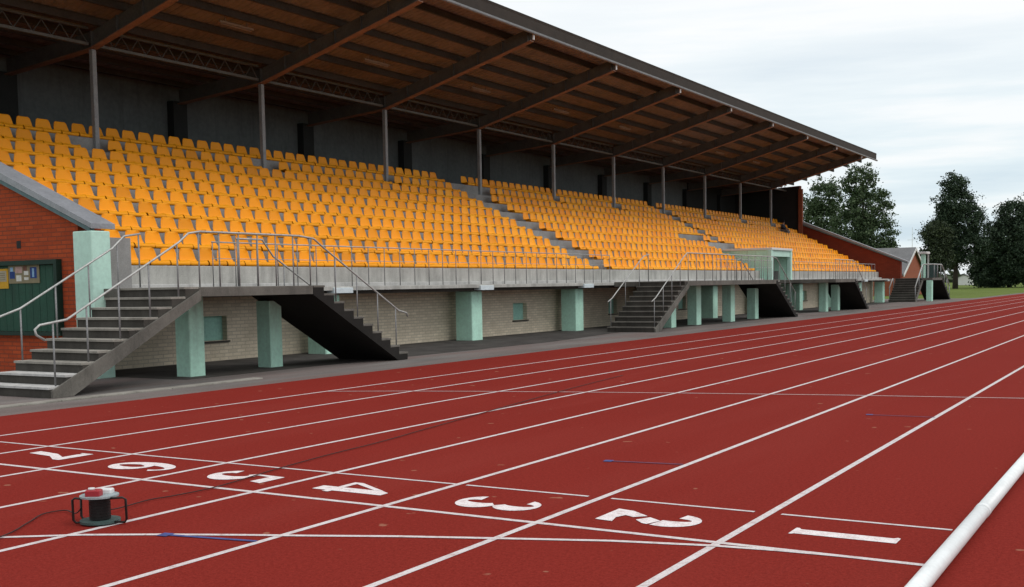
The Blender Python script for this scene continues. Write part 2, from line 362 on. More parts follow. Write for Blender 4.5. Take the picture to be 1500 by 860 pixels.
# blue marks
for (a, b, lab, mt) in (((-3.16,-1.345),(-2.48,-1.21),'blue painted mark below the curved white line', BLUEP), ((-1.95,2.42),(-1.27,2.52),'faded blue painted mark beyond lane numbers 2 and 3', BLUEP2), ((-0.75,6.59),(-0.02,6.62),'faintest blue painted mark in lane 1, farthest away', BLUEP2)):
    mb = MB(); strip(mb, [a, b], 0.035, 0.0045); strip(mb, [a, (a[0]+0.075, a[1]+0.012)], 0.085, 0.0052); mb.mi = [1, 0]
    tag(mb.build('lane_mark', [BLUEP, mt]), lab, 'track mark', 'blue marks painted on the track')

# kerb rail: pipe sections with sleeves and low feet
kx = 1.207
kerb = tag(empty('kerb_rail', (kx, -8, 0)), 'long white raised kerb rail along the inside of lane 1', 'kerb')
prof = [(0.047*math.cos(R(a)), 0.044 + 0.044*math.sin(R(a))) for a in range(0, 360, 15)][::-1]
mb = MB(); mb.prism(prof, 'y', 0.002, 3.998); sec0 = mb.build('rail_section', KERBM); fix_normals(sec0)
mb = MB(); mb.prism([(a*1.05, 0.044 + (b-0.044)*1.05) for a, b in prof], 'y', -0.05, 0.05); sl0 = mb.build('rail_sleeve', KERBM); fix_normals(sl0)
for o in (sec0, sl0):
    for pl in o.data.polygons: pl.use_smooth = len(pl.vertices) == 4
for i in range(38):
    for src in (sec0, sl0):
        o = src if i == 0 else src.copy()
        if i: COL.objects.link(o)
        o.parent = kerb; o.location = (0, 4.0 * i - (2.6 if src is sec0 else 2.6), 0.0)

# ------------------------------------------------------------------ grandstand
X0, T, RS, Z0 = -15.2, 0.69, 0.37, 2.03
NOSE = [X0 - T * k for k in range(10)]; TZ = [Z0 + RS * k for k in range(9)] + [Z0 + RS * 8 + 0.42]
YA, YB = 7.7, 70.3
BACK = -25.1
VOM = (46.1, 49.1)
stand = tag(empty('grandstand', (-18, 38, 0)), 'long roofed concrete grandstand with orange seats and mint pillars', 'grandstand')
def part(mb, name, mats, parent=None, label=None, smooth=False, fix=True):
    o = mb.build(name, mats, None, smooth)
    if fix: fix_normals(o)
    if parent is None or parent is stand: at0(o, stand)
    else: o.parent = parent; 
    if label: o['label'] = label
    return o
# a sub-part's parent already carries the grandstand offset: its own geometry is in world coordinates
mb = MB()
for (ya, yb, k0) in ((YA, VOM[0], 0), (VOM[0], VOM[1], 4), (VOM[1], YB, 0)):
    pts = []
    for k in range(k0, 10):
        pts.append((NOSE[k], (TZ[k-1] if k > k0 else (1.57 if k0 == 0 else 1.58)))); pts.append((NOSE[k], TZ[k]))
    pts.append((BACK, TZ[9])); pts.append((BACK, 1.57 if k0 == 0 else 1.58)); mb.prism(pts, 'y', ya, yb)
part(mb, 'terrace', CONC_TIER)
# front riser facing, slightly proud, with a lighter lip at its foot
mb = MB()
for ya, yb in ((8.2, VOM[0] - 0.12), (VOM[1] + 0.12, YB)): mb.bevbox(X0 + 0.003, X0 + 0.09, ya, yb, 1.57, Z0 - 0.004, 0.012)
part(mb, 'parapet', CONC)
mb = MB()
for ya, yb in ((8.2, VOM[0] - 0.12), (VOM[1] + 0.12, YB)): mb.bevbox(X0 + 0.093, X0 + 0.30, ya, yb, 1.572, 1.66, 0.012)
part(mb, 'base_course', CONC_LIGHT)
WX = -14.45
mb = MB(); mb.bevbox(-15.35, WX, 7.72, YB + 0.6, 1.475, 1.568, 0.012); part(mb, 'walkway', CONC)
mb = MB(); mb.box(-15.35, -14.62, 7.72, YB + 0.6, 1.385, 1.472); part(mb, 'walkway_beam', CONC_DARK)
# aisle steps
for (ya_, yb_, k0) in ((29.15, 29.85, 0), (48.2, 48.8, 4)):
    for k in range(k0, 9):
        mb = MB(); mb.bevbox(NOSE[k+1] + 0.003, NOSE[k+1] + 0.20, ya_, yb_, TZ[k] + 0.002, TZ[k] + 0.14, 0.012)
        part(mb, 'aisle_step', CONC_TIER)
# pale brick wall under the stand with recessed mint shutters
WINS = [(10.75, 11.55), (23.70, 24.55), (30.45, 31.15), (37.0, 37.8), (42.4, 43.2), (54.6, 55.4), (61, 61.8)]
mb = MB(); yprev = 7.72
for a, b in WINS:
    mb.box(-15.9, -15.6, yprev, a, 0, 1.385); mb.box(-15.9, -15.6, a, b, 0, 0.44); mb.box(-15.9, -15.6, a, b, 0.97, 1.385); yprev = b
mb.box(-15.9, -15.6, yprev, YB + 0.6, 0, 1.385)
wall = part(mb, 'front_wall', BRICK_PALE)
for a, b in WINS:
    mb = MB(); mb.box(-15.78, -15.74, a, b, 0.44, 0.97); mb.box(-15.74, -15.73, a + .05, b - .05, 0.49, 0.92)
    o = part(mb, 'window_shutter', MINT_SHUT, wall)
    mb = MB(); mb.box(-15.70, -15.56, a - 0.05, b + 0.05, 0.395, 0.432)
    part(mb, 'window_sill', CONC_DARK, wall)
# mint pillars
PY = [14.1 + 6.24 * i for i in range(10)]
for yc in PY:
    mb = MB(); mb.bevbox(-15.32, -14.76, yc - 0.27, yc + 0.27, -0.02, 1.383, 0.02); pl = part(mb, 'pillar', MINT)
    mb = MB(); mb.bevbox(-14.64, -14.40, yc - 0.34, yc + 0.34, 1.41, 1.535, 0.01); part(mb, 'pillar_cap', CAP, pl)
# end walls
def end_wall(y0, y1, xfront, zfront, flip, pier_x, name):
    slope = 0.402
    zc = lambda x: zfront + (xfront - x) * slope
    low = [(xfront, 0)] if not flip else [(-15.95, 0), (-15.95, 1.575), (xfront, 1.575)]
    mb = MB(); mb.prism(low + [(xfront, zc(xfront)), (pier_x, zc(pier_x)), (pier_x, 8.05), (BACK - 0.35, 7.8), (BACK - 0.35, 0)], 'y', y0, y1)
    w = part(mb, 'end_wall', BRICK_RED_SHADED if flip else BRICK_RED)
    mb = MB(); e = 0.07
    mb.prism([(xfront + 0.5, zc(xfront + 0.5) + 0.01), (xfront + 0.5, zc(xfront + 0.5) + 0.10), (pier_x, zc(pier_x) + 0.20), (pier_x, zc(pier_x) + 0.012)], 'y', y0 - e * 1.6, y1 - 0.1)
    part(mb, 'coping', COPING, w)
    mb = MB(); mb.prism([(xfront + 0.45, zc(xfront + 0.45) - 0.07), (xfront + 0.45, zc(xfront + 0.45)), (pier_x + .01, zc(pier_x) + 0.0), (pier_x + .01, zc(pier_x) - 0.07)], 'y', y0 - e * 1.5, y0 - 0.003)
    part(mb, 'coping_trim', COPTRIM, w)
    return w
wl = end_wall(7.05, 7.55, -14.62, 2.83, False, -20.45, 'near')
wr = end_wall(70.35, 70.8, -13.72, 2.78, True, -20.45, 'far')
mb = MB(); mb.box(-16.36, -16.24, 7.044, 7.049, 2.36, 2.50); part(mb, 'brick_hole', BACKP, wl)  # dark plate painting the shaded hole of a missing brick
# mint end pilaster of the near wall
mb = MB(); mb.bevbox(-14.617, -14.12, 6.93, 7.34, -0.02, 2.60, 0.015); part(mb, 'pilaster', MINT_PALE)
mb = MB(); mb.box(-15.2, -14.617, 7.56, 8.2, 1.57, 2.52); part(mb, 'end_plinth', CONC_TIER)
mb = MB(); mb.box(-20.46, -20.2, 70.1, 70.349, 4.2, 7.8); part(mb, 'end_pier', BRICK_SIDE)
mb = MB(); mb.box(BACK + .07, -20.47, 70.29, 70.346, 5.0, 7.95); part(mb, 'shade_lining', BACKP)  # added dark sheet painting the shade inside the far end wall
# back wall with pilasters
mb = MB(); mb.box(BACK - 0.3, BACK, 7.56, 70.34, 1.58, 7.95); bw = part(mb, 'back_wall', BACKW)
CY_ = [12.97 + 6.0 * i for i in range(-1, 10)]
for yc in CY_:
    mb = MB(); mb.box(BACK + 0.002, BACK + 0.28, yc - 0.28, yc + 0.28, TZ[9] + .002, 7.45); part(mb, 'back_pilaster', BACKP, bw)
mb = MB(); mb.box(BACK + 0.004, BACK + 0.06, 61.5, 70.34, TZ[9] + 0.003, 7.9); part(mb, 'shade_panel', BACKP, bw)  # added dark sheet for the shade over the far back wall
# columns, trusses, roof
CX = -21.38
bz_f = lambda x: 7.62 + 0.268 * (x - CX)            # underside of front beam
bz_r = lambda x: 7.62 + 0.075 * (x - CX)
for yc in CY_[1:]:
    mb = MB(); mb.bevbox(CX - 0.065, CX + 0.065, yc - 0.065, yc + 0.065, TZ[8], 7.62, 0.012)
    c = part(mb, 'column', COLPAINT)
    mb = MB(); mb.box(CX - 0.13, CX + 0.13, yc - 0.13, yc + 0.13, TZ[8] + .001, TZ[8] + 0.03); part(mb, 'base_plate', STEEL, c)
TIP = -15.5
roof_front = lambda x: bz_f(x) + 0.63
roof_rear = lambda x: bz_r(x) + 0.63
for yc in CY_:
    mb = MB()
    mb.prism([(CX, bz_f(CX) + .03), (TIP, bz_f(TIP) + .03), (TIP, bz_f(TIP) + 0.44), (CX, bz_f(CX) + 0.44)], 'y', yc - 0.02, yc + 0.02)
    mb.prism([(BACK + .28, bz_r(BACK + .28) + .03), (CX - .003, bz_r(CX) + .03), (CX - .003, bz_r(CX) + 0.44), (BACK + .28, bz_r(BACK + .28) + 0.44)], 'y', yc - 0.02, yc + 0.02)
    for i in range(7):
        x = CX + 0.05 + i * 0.95
        mb.box(x, x + 0.025, yc - 0.09, yc + 0.09, bz_f(x + .025) + .031, bz_f(x) + 0.438)
    bm_ = part(mb, 'roof_beam', BEAM)
    mb = MB()
    mb.prism([(CX + .002, bz_f(CX)), (TIP, bz_f(TIP)), (TIP, bz_f(TIP) + .028), (CX + .002, bz_f(CX) + .028)], 'y', yc - 0.11, yc + 0.11)
    mb.prism([(BACK + .28, bz_r(BACK + .28)), (CX, bz_r(CX)), (CX, bz_r(CX) + .028), (BACK + .28, bz_r(BACK + .28) + .028)], 'y', yc - 0.11, yc + 0.11)
    part(mb, 'beam_flange', FLANGE, bm_)
for i in range(len(CY_)):
    ya = CY_[i] + 0.14 if i >= 0 else 7; yb = CY_[i + 1] - 0.14 if i + 1 < len(CY_) else 70.3
    mb = MB(); z0, z1 = 7.70, 8.10; L = yb - ya
    mb.box(CX - .05, CX + .05, ya, yb, z0, z0 + .07); mb.box(CX - .05, CX + .05, ya, yb, z1, z1 + .06)
    part(mb, 'truss', TRUSSM)
    mb = MB(); ns = max(2, round(L / 0.5))
    for j in range(ns):
        y0 = ya + L * j / ns; y1 = ya + L * (j + 1) / ns; ym = (y0 + y1) / 2
        mb.tube([(CX, y0 + .01, z0 + .07), (CX, ym, z1)], 0.014, 5); mb.tube([(CX, ym, z1), (CX, y1 - .01, z0 + .07)], 0.014, 5)
    part(mb, 'truss_lattice', BEAM)
RY0, RY1 = 6.2, 70.95
for j in range(7):
    x = CX + 0.35 + j * 0.92
    mb = MB(); zt = roof_front(x)
    mb.box(x - 0.04, x + 0.04, RY0 + .05, RY1 - .05, zt - 0.20, zt - 0.014); part(mb, 'purlin', PURLIN)
for j in range(4):
    x = CX - 0.5 - j * 0.9
    mb = MB(); zt = roof_rear(x); mb.box(x - 0.035, x + 0.035, RY0 + .05, RY1 - .05, zt - 0.16, zt - 0.004); part(mb, 'purlin', PURLIN)
# ribbed sheet
mb = MB(); ys = []; y = RY0; i = 0
while y < RY1: ys.append((y, 0.0)); ys.append((y + .09, 0.0)); ys.append((y + .11, 0.014)); ys.append((y + .20, 0.014)); y += 0.22
xs = [(BACK - 0.7, roof_rear(BACK - 0.7)), (CX, roof_rear(CX)), (-15.44, roof_front(-15.44))]
m = len(ys); vs = []
for top in (0, 0.02):
    for (x, z) in xs: vs += [(x, yy, z + dz + top) for yy, dz in ys]
fs = []
for q in range(2):
    for a in range(2):
        for b in range(m - 1):
            i0 = q * 3 * m + a * m + b; f_ = (i0, i0 + m, i0 + m + 1, i0 + 1); fs.append(f_ if q == 0 else f_[::-1])
mb.add(vs, fs); rf = part(mb, 'roof_sheet', ROOFM, fix=False)
ftop = roof_front(-15.44)
mb = MB(); mb.box(-15.475, -15.445, RY0, RY1, ftop - 0.36, ftop + 0.06); mb.box(-15.50, -15.44, RY0, RY1, ftop + 0.061, ftop + 0.085); fa = part(mb, 'fascia', FASCIA)
mb = MB(); gz = ftop - 0.40
gp = [(-0.07,0.05),(-0.06,-0.02),(-0.03,-0.055),(0.03,-0.055),(0.06,-0.02),(0.07,0.05),(0.055,0.05),(0.048,-0.015),(0.022,-0.042),(-0.022,-0.042),(-0.048,-0.015),(-0.055,0.05)]
mb.prism([(-15.40 + a * .75, gz + b * .75) for a, b in gp], 'y', RY0, RY1); gu = part(mb, 'gutter', GUTTER)
for yc in CY_:
    mb = MB(); mb.box(-15.46, -15.42, yc - 0.03, yc + 0.03, gz - 0.20, gz - 0.058); part(mb, 'gutter_bracket', WHITEP, gu)
# sheet tone varies only by noise; no translucent strips are drawn

# entrance booth through the lower rows
mb = MB(); ya, yb = VOM; xb = NOSE[4]
mb.box(xb, -14.75, ya - 0.11, ya - 0.003, 1.57, 3.02)
mb.box(xb, -14.75, yb + 0.003, yb + 0.11, 0.0, 3.02)
mb.box(xb - .003, xb + 0.05, ya, yb, 1.58, 3.02)
booth = part(mb, 'entrance_booth', MINT)
mb = MB(); mb.bevbox(xb - 0.05, -14.52, ya - 0.14, yb + 0.14, 3.023, 3.125, 0.012); part(mb, 'booth_roof', WHITEW, booth)
mb = MB(); mb.bevbox(-14.747, -14.55, ya - 0.16, ya + 0.12, 1.57, 3.02, .01); mb.bevbox(-14.747, -14.55, yb - 0.08, yb + 0.16, 0.0, 3.02, .01); mb.box(-14.74, -14.6, ya + .12, yb - .08, 2.72, 3.018)
part(mb, 'door_frame', MINT_PALE, booth)
mb = MB(); mb.box(-15.35, -15.31, ya + 0.02, ya + 1.5, 1.58, 2.95); dg = part(mb, 'glazed_door', GLASSM, booth)
mb = MB()
for yy in (ya + .02, ya + 0.72, ya + 1.44): mb.box(-15.308, -15.27, yy, yy + 0.07, 1.58, 2.95)
for zz in (1.58, 2.2, 2.88): mb.box(-15.305, -15.275, ya + .09, ya + .72, zz, zz + .07); mb.box(-15.305, -15.275, ya + .79, ya + 1.44, zz, zz + .07)
part(mb, 'glazing_bar', MINT, booth)

LW = ['nearest', 'second nearest', 'third nearest', 'fourth nearest', 'fifth nearest', 'sixth nearest', 'seventh nearest', 'second farthest', 'farthest']
for i in range(9):
    yc = 15.97 + 6.0 * i; lx = -19.37; lz = roof_front(lx) - 0.30
    lr = tag(empty('ceiling_lamp', (lx, yc, lz)), 'unlit tube lamp hanging under the brown roof, %s of the row' % LW[i], 'lamp', 'unlit lamps under the roof')
    mb = MB(); mb.bevbox(-0.05, 0.05, -0.62, 0.62, 0.0, 0.05, 0.008); mb.box(-.01, .01, -.4, -.38, 0.05, 0.29); mb.box(-.01, .01, .38, .4, 0.05, 0.29); o = mb.build('housing', LAMPM, lr)
    mb = MB(); mb.tube([(0,-0.56,-0.022),(0,0.56,-0.022)], 0.018, 8); mb.build('tube', LAMPM, lr, True)

# ------------------------------------------------------------------ landings, staircases and railings
def landing(ya, yb, pillars, label, x0=WX + 0.004, x1=-11.75):
    root = tag(empty('stair_landing', (-12.9, (ya + yb) / 2, 0)), label, 'landing', 'raised concrete landings along the grandstand')
    mb = MB(); mb.bevbox(x0, x1, ya, yb, 1.42, 1.58, 0.012); o = mb.build('slab', CHEEK); fix_normals(o); at0(o, root)
    for (xf, y0, y1, zt) in pillars:
        mb = MB(); mb.bevbox(xf - 0.36, xf, y0, y1, -0.02, zt, 0.015); o = mb.build('pillar', MINT); fix_normals(o); at0(o, root)
    return root
def staircase(yfoot, ytop, label, x0=-13.35, x1=-11.75, light=False, zt=1.58, nr=10):
    """yfoot -> ytop, either direction along the track"""
    root = tag(empty('staircase', ((x0 + x1) / 2, yfoot, 0)), label, 'staircase', 'concrete staircases of the grandstand')
    s = 1 if ytop > yfoot else -1; run = abs(ytop - yfoot) / nr; rise = zt / nr
    # flight: sawtooth over a sloping waist slab
    pts = [(yfoot, 0.0)]
    for i in range(nr):
        pts.append((yfoot + s * run * i, rise * (i + 1) - 0.035)); pts.append((yfoot + s * run * (i + 1), rise * (i + 1) - 0.035))
    pts[-1] = (ytop - s * .003, rise * nr - 0.035)
    pts.append((ytop - s * .003, zt - 0.18)); pts.append((yfoot + s * run * 1.1, 0.0))
    mb = MB(); mb.prism(pts, 'x', x0, x1); o = mb.build('flight', UNDER if s < 0 else CONC_DARK); fix_normals(o); at0(o, root)  # riser and underside shade is put into these dark colours
    for i in range(nr):
        a = yfoot + s * (run * i - 0.03); b = yfoot + s * run * (i + 1)
        if i == nr - 1: b = ytop - s * .003
        mb = MB(); mb.bevbox(x0 - 0.004, x1 + 0.004, min(a, b), max(a, b) - (.002 if s > 0 else 0), rise * (i + 1) - 0.034, rise * (i + 1) + 0.002, 0.006)
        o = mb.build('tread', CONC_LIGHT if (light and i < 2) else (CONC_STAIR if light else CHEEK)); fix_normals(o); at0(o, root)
    # cheek on the track side (smooth sloping side face)
    if s < 0: return root
    ck = [(yfoot + s * .01, 0.0), (yfoot + s * .01, 0.10), (ytop - s * .004, zt - 0.06), (ytop - s * .004, zt - 0.22), (yfoot + s * run * 1.25, 0.0)]
    mb = MB(); mb.prism(ck, 'x', x1 + 0.006, x1 + 0.05); o = mb.build('cheek', CHEEK); fix_normals(o); at0(o, root)
    return root
def railing(path, posts, label, rp=0.018, rpost=0.0135, group='grey tube railings'):
    """path: handrail polyline, posts: (x, y, z_bottom, z_top)"""
    root = tag(empty('railing', path[len(path)//2][:2] + (0,)), label, 'railing', group)
    mb = MB(); mb.tube(path, rp, 8); o = mb.build('handrail', RAIL, None, True); at0(o, root)
    base = {}
    for (x, y, zb, zt) in posts:
        key = round(zt - zb, 3)
        if key not in base:
            mb = MB(); mb.tube([(0,0,0),(0,0,zt - zb)], rpost, 8)
            mb.tube([(0,0,0),(0,0,0.012)], rpost * 2.1, 8); base[key] = mb.build('post', RAIL_DK, None, True); o = base[key]
        else:
            o = base[key].copy(); COL.objects.link(o)
        o.location = (x, y, zb); at0(o, root)
    return root
def nose_z(y, yf, yt, zt=1.58): return zt * (y - yf) / (yt - yf)
def lin(a, b, n): return [a + (b - a) * i / (n - 1) for i in range(n)]

RH = 0.92
# A: nearest double stair
landing(7.15, 10.0, [(-12.72, 7.80, 8.16, 1.418), (-12.95, 10.08, 10.42, 1.30)], 'nearest raised concrete landing, on two mint pillars left of centre')
staircase(4.22, 7.146, 'nearest concrete staircase, in front of the red brick wall and green board', light=True, nr=10)
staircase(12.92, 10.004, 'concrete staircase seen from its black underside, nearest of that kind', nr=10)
XO, XI = -11.80, -13.30
zr = lambda y, yf, yt: nose_z(y, yf, yt) + RH
p = [(XO, 4.22, 0.84), (XO, 4.08, 0.92), (XO, 4.06, 1.0), (XO, 4.14, 1.06)] + [(XO, y, zr(y, 4.22, 7.15)) for y in (4.6, 5.6, 6.8)] + [(XO, 7.0, 2.46), (XO, 7.25, 2.5), (XO, 8.5, 2.5), (XO, 9.7, 2.5), (XO, 10.1, 2.46)] + [(XO, y, zr(y, 12.92, 10.0)) for y in (10.4, 11.5, 12.7)] + [(XO, 12.98, 0.98), (XO, 13.02, 0.90)]
posts = [(XO, 4.36, 0.1, 1.085)] + [(XO, y, max(0.0, nose_z(y, 4.22, 7.15) - 0.02), zr(y, 4.22, 7.15)) for y in ( 4.95, 5.55, 6.15, 6.75)]
posts += [(XO, y, 1.43, 2.49) for y in (7.22, 7.68, 8.14, 8.60, 9.06, 9.52, 9.98)]
posts += [(XO, y, nose_z(y, 12.92, 10.0) - 0.02, zr(y, 12.92, 10.0)) for y in (10.7, 11.35, 12.0, 12.6)]
railing(p, posts, 'grey tube railing along the outer edge of the nearest staircases and landing')
p = [(XI, 4.08, 1.0), (XI, 4.3, 1.09)] + [(XI, y, zr(y, 4.22, 7.15)) for y in (4.9, 5.8, 6.7)] + [(XI, 6.95, 2.47), (XI, 7.3, 2.52)]
posts = [(XI, y, max(0.0, nose_z(y, 4.22, 7.15) - 0.02), zr(y, 4.22, 7.15)) for y in (4.25, 4.9, 5.55, 6.2, 6.8)] + [(XI, 7.26, 1.58, 2.5)]
railing(p, posts, 'grey tube railing against the green notice board, inner side of nearest stairs')
p = [(XI, 9.6, 2.5), (XI, 10.3, 2.5)] + [(XI, y, zr(y, 12.92, 10.0)) for y in (10.6, 11.5, 12.6)] + [(XI, 12.8, 0.95)]
posts = [(XI, 9.62, 1.58, 2.5), (XI, 10.15, 1.56, 2.5)] + [(XI, y, nose_z(y, 12.92, 10.0) - .02, zr(y, 12.92, 10.0)) for y in (10.9, 11.7, 12.5)]
railing(p, posts, 'short grey inner railing beside the nearest black-bottomed staircase')
# walkway A-B
def walk_rail(y0, y1, label, step=0.62):
    n_ = max(2, round((y1 - y0) / step)); xs = WX - 0.03
    path = [(xs, y0, 2.49), (xs, (y0 + y1) / 2, 2.49), (xs, y1, 2.49)]
    pp = [(xs, y0 + 0.02 + (y1 - y0 - .04) * i / n_, 1.50, 2.49) for i in range(n_ + 1)]
    rt = railing(path, pp, label, 0.014, 0.0105)
    mb = MB(); mb.tube([(xs, y0, 2.16), (xs, y1, 2.16)], 0.008, 6); o = mb.build('midrail', RAIL, None, True); at0(o, rt)
walk_rail(10.1, 28.3, 'long grey walkway railing in front of the nearest block of seats')
# B
landing(28.55, 37.9, [(-12.62, 29.2, 29.62, 1.418), (-12.62, 31.5, 31.95, 1.418), (-12.55, 34.85, 35.3, 1.418), (-12.62, 37.9, 38.3, 1.25)], 'long raised concrete landing on mint pillars in front of the mint doorway')
staircase(25.75, 28.546, 'concrete staircase with dark treads facing the camera, right of centre')
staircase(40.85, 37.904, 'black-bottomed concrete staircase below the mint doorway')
p = [(XO, 25.7, 0.95), (XO, 26.0, zr(26.0, 25.75, 28.55)), (XO, 28.2, zr(28.2, 25.75, 28.55)), (XO, 28.6, 2.5), (XO, 33, 2.5), (XO, 37.6, 2.5), (XO, 38.1, 2.44), (XO, 40.7, zr(40.7, 40.85, 37.9))]
posts = [(XO, y, nose_z(y, 25.75, 28.55) - .02, zr(y, 25.75, 28.55)) for y in (25.9, 26.6, 27.3, 28.0)] + [(XO, y, 1.43, 2.49) for y in lin(28.7, 37.7, 13)] + [(XO, y, nose_z(y, 40.85, 37.9) - .02, zr(y, 40.85, 37.9)) for y in (38.5, 39.2, 39.9, 40.6)]
railing(p, posts, 'grey railing on the outer edge of the long middle landing')
p = [(XI, 25.7, 0.95), (XI, 26.0, zr(26.0, 25.75, 28.55)), (XI, 28.2, zr(28.2, 25.75, 28.55)), (XI, 28.5, 2.44), (XI, 28.9, 2.5)]
railing(p, [(XI, y, nose_z(y, 25.75, 28.55) - .02, zr(y, 25.75, 28.55)) for y in (25.9, 27.0, 28.1)] + [(XI, 28.85, 1.58, 2.5)], 'inner grey railing of the middle staircase facing the camera')
p = [(XI, 37.6, 2.5), (XI, 38.1, 2.44), (XI, 40.7, zr(40.7, 40.85, 37.9))]
railing(p, [(XI, 37.62, 1.58, 2.5)] + [(XI, y, nose_z(y, 40.85, 37.9) - .02, zr(y, 40.85, 37.9)) for y in (38.5, 39.5, 40.5)], 'inner grey railing of the staircase below the mint doorway')
walk_rail(49.4, 66.5, 'grey walkway railing before the far seats, right of the mint doorway', 0.8)
walk_rail(38.4, 45.8, 'grey walkway railing just left of the mint doorway')
# C
landing(46.9, 50.5, [(-12.62, 48.4, 48.8, 1.418), (-12.62, 50.6, 51.0, 1.30)], 'short raised landing just right of the mint doorway')
staircase(53.35, 50.504, 'black-bottomed concrete staircase right of the mint doorway')
p = [(XO, 47.0, 2.5), (XO, 50.2, 2.5), (XO, 50.8, 2.40), (XO, 53.2, zr(53.2, 53.35, 50.5))]
railing(p, [(XO, y, 1.43, 2.49) for y in lin(47.05, 50.3, 6)] + [(XO, y, nose_z(y, 53.35, 50.5) - .02, zr(y, 53.35, 50.5)) for y in (51.2, 52.1, 53.0)], 'grey railing of the short landing right of the mint doorway')
# D: beyond the far end wall
landing(73.4, 76.9, [(-12.3, 73.4, 73.8, 1.418)], 'farthest raised landing, beyond the end of the stand', x0=-14.7, x1=-12.25)
staircase(70.9, 73.396, 'farthest staircase facing the camera, beyond the red end wall', x0=-14.6, x1=-12.9)
staircase(80.2, 76.904, 'farthest black-bottomed staircase, last before the grass', x0=-14.0, x1=-12.25)
xo = -12.9
railing([(xo, 70.9, 0.95), (xo, 73.3, 2.45), (xo, 73.6, 2.5), (-12.3, 73.8, 2.5), (-12.3, 76.8, 2.5), (-12.3, 77.1, 2.42), (-12.3, 80.1, 0.97)],
        [(xo, y, nose_z(y, 70.9, 73.4) - .02, zr(y, 70.9, 73.4)) for y in (71.0, 72.2, 73.3)] + [(-12.3, y, 1.5, 2.5) for y in (74.2, 75.4, 76.6)] + [(-12.3, y, nose_z(y, 80.2, 76.9) - .02, zr(y, 80.2, 76.9)) for y in (78, 79, 80)],
        'pale railing of the farthest staircases by the grass', 0.04, 0.03)
railing([(-14.55, 70.9, 0.95), (-14.55, 73.3, 2.45)], [(-14.55, y, nose_z(y, 70.9, 73.4) - .02, zr(y, 70.9, 73.4)) for y in (71.0, 72.2, 73.3)], 'pale inner railing right beside the red end wall', 0.04, 0.03)
# small shelter on the far landing
sh = tag(empty('shelter', (-13.6, 75.2, 1.58)), 'small pale shelter with white flat roof on the farthest landing', 'shelter')
mb = MB(); mb.bevbox(-13.25, -12.65, 73.5, 74.6, 3.22, 3.36, .02); o = mb.build('roof', WHITEW); fix_normals(o); at0(o, sh)
mb = MB(); mb.bevbox(-13.05, -12.8, 73.62, 73.85, 1.582, 3.218, .01); o = mb.build('front_post', MINT); fix_normals(o); at0(o, sh)
mb = MB(); mb.bevbox(-12.8, -12.7, 74.4, 74.5, 1.582, 3.218, .01); o = mb.build('rear_post', CONC_LIGHT); fix_normals(o); at0(o, sh)
mb = MB(); mb.box(-13.4, -12.5, 76.02, 76.1, 1.6, 2.6); o = mb.build('panel', TEALPLATE); fix_normals(o); at0(o, sh)

# ------------------------------------------------------------------ notice board and posters
nb = tag(empty('notice_board', (-16.6, 7.05, 0.75)), 'large dark green wooden notice board on the red brick end wall', 'notice board')
mb = MB()
for i in range(14):
    x0 = -17.9 + i * 0.2; mb.bevbox(x0 + .003, min(x0 + 0.197, -15.19), 7.0, 7.046, 0.82, 2.04, 0.004)
o = mb.build('panel', GREENP); fix_normals(o); at0(o, nb)
mb = MB()
mb.box(-18.0, -15.1, 6.93, 7.048, 2.045, 2.13); mb.box(-18.0, -15.1, 6.95, 7.048, 0.745, 0.815); mb.box(-15.185, -15.1, 6.93, 7.048, 0.816, 2.044); mb.box(-18.0, -17.91, 6.93, 7.048, 0.816, 2.044)
o = mb.build('frame', GREENF); fix_normals(o); at0(o, nb)
mb = MB(); mb.box(-17.02, -16.58, 6.985, 6.998, 1.62, 1.99); mb.cur = 1; mb.box(-16.86, -16.62, 6.982, 6.9845, 1.75, 1.95); mb.cur = 2
for i in range(4): mb.box(-16.82, -16.66, 6.9795, 6.9815, 1.78 + i * .04, 1.792 + i * .04)
tag(mb.build('poster', [YEL, BEIGE, TAN]), 'yellow poster pinned at the left of the green board', 'poster', 'posters on the green board')
mb = MB(); mb.box(-16.56, -15.66, 6.985, 6.998, 1.71, 2.06)
for (a, b, c, d, k) in ((-16.52,-16.37,1.80,1.93,1),(-16.50,-16.42,1.931,2.01,2),(-16.35,-16.15,1.90,2.02,3),(-16.33,-16.18,1.75,1.86,4),(-16.12,-16.01,1.94,2.03,5),(-16.10,-15.97,1.86,1.935,4),(-16.10,-15.97,1.77,1.82,4),(-15.92,-15.73,1.80,2.0,1),(-15.86,-15.80,1.82,1.98,2)):
    mb.cur = k; yy = 6.983 if (a, k) != (-15.86, 2) else 6.981; mb.box(a, b, yy, yy + .0015, c, d)
tag(mb.build('poster', [TAN, PBLUE, PLBLUE, PPINK, PWHITE, PBROWN]), 'wide poster of small blue, pink and white pictures on the green board', 'poster', 'posters on the green board')

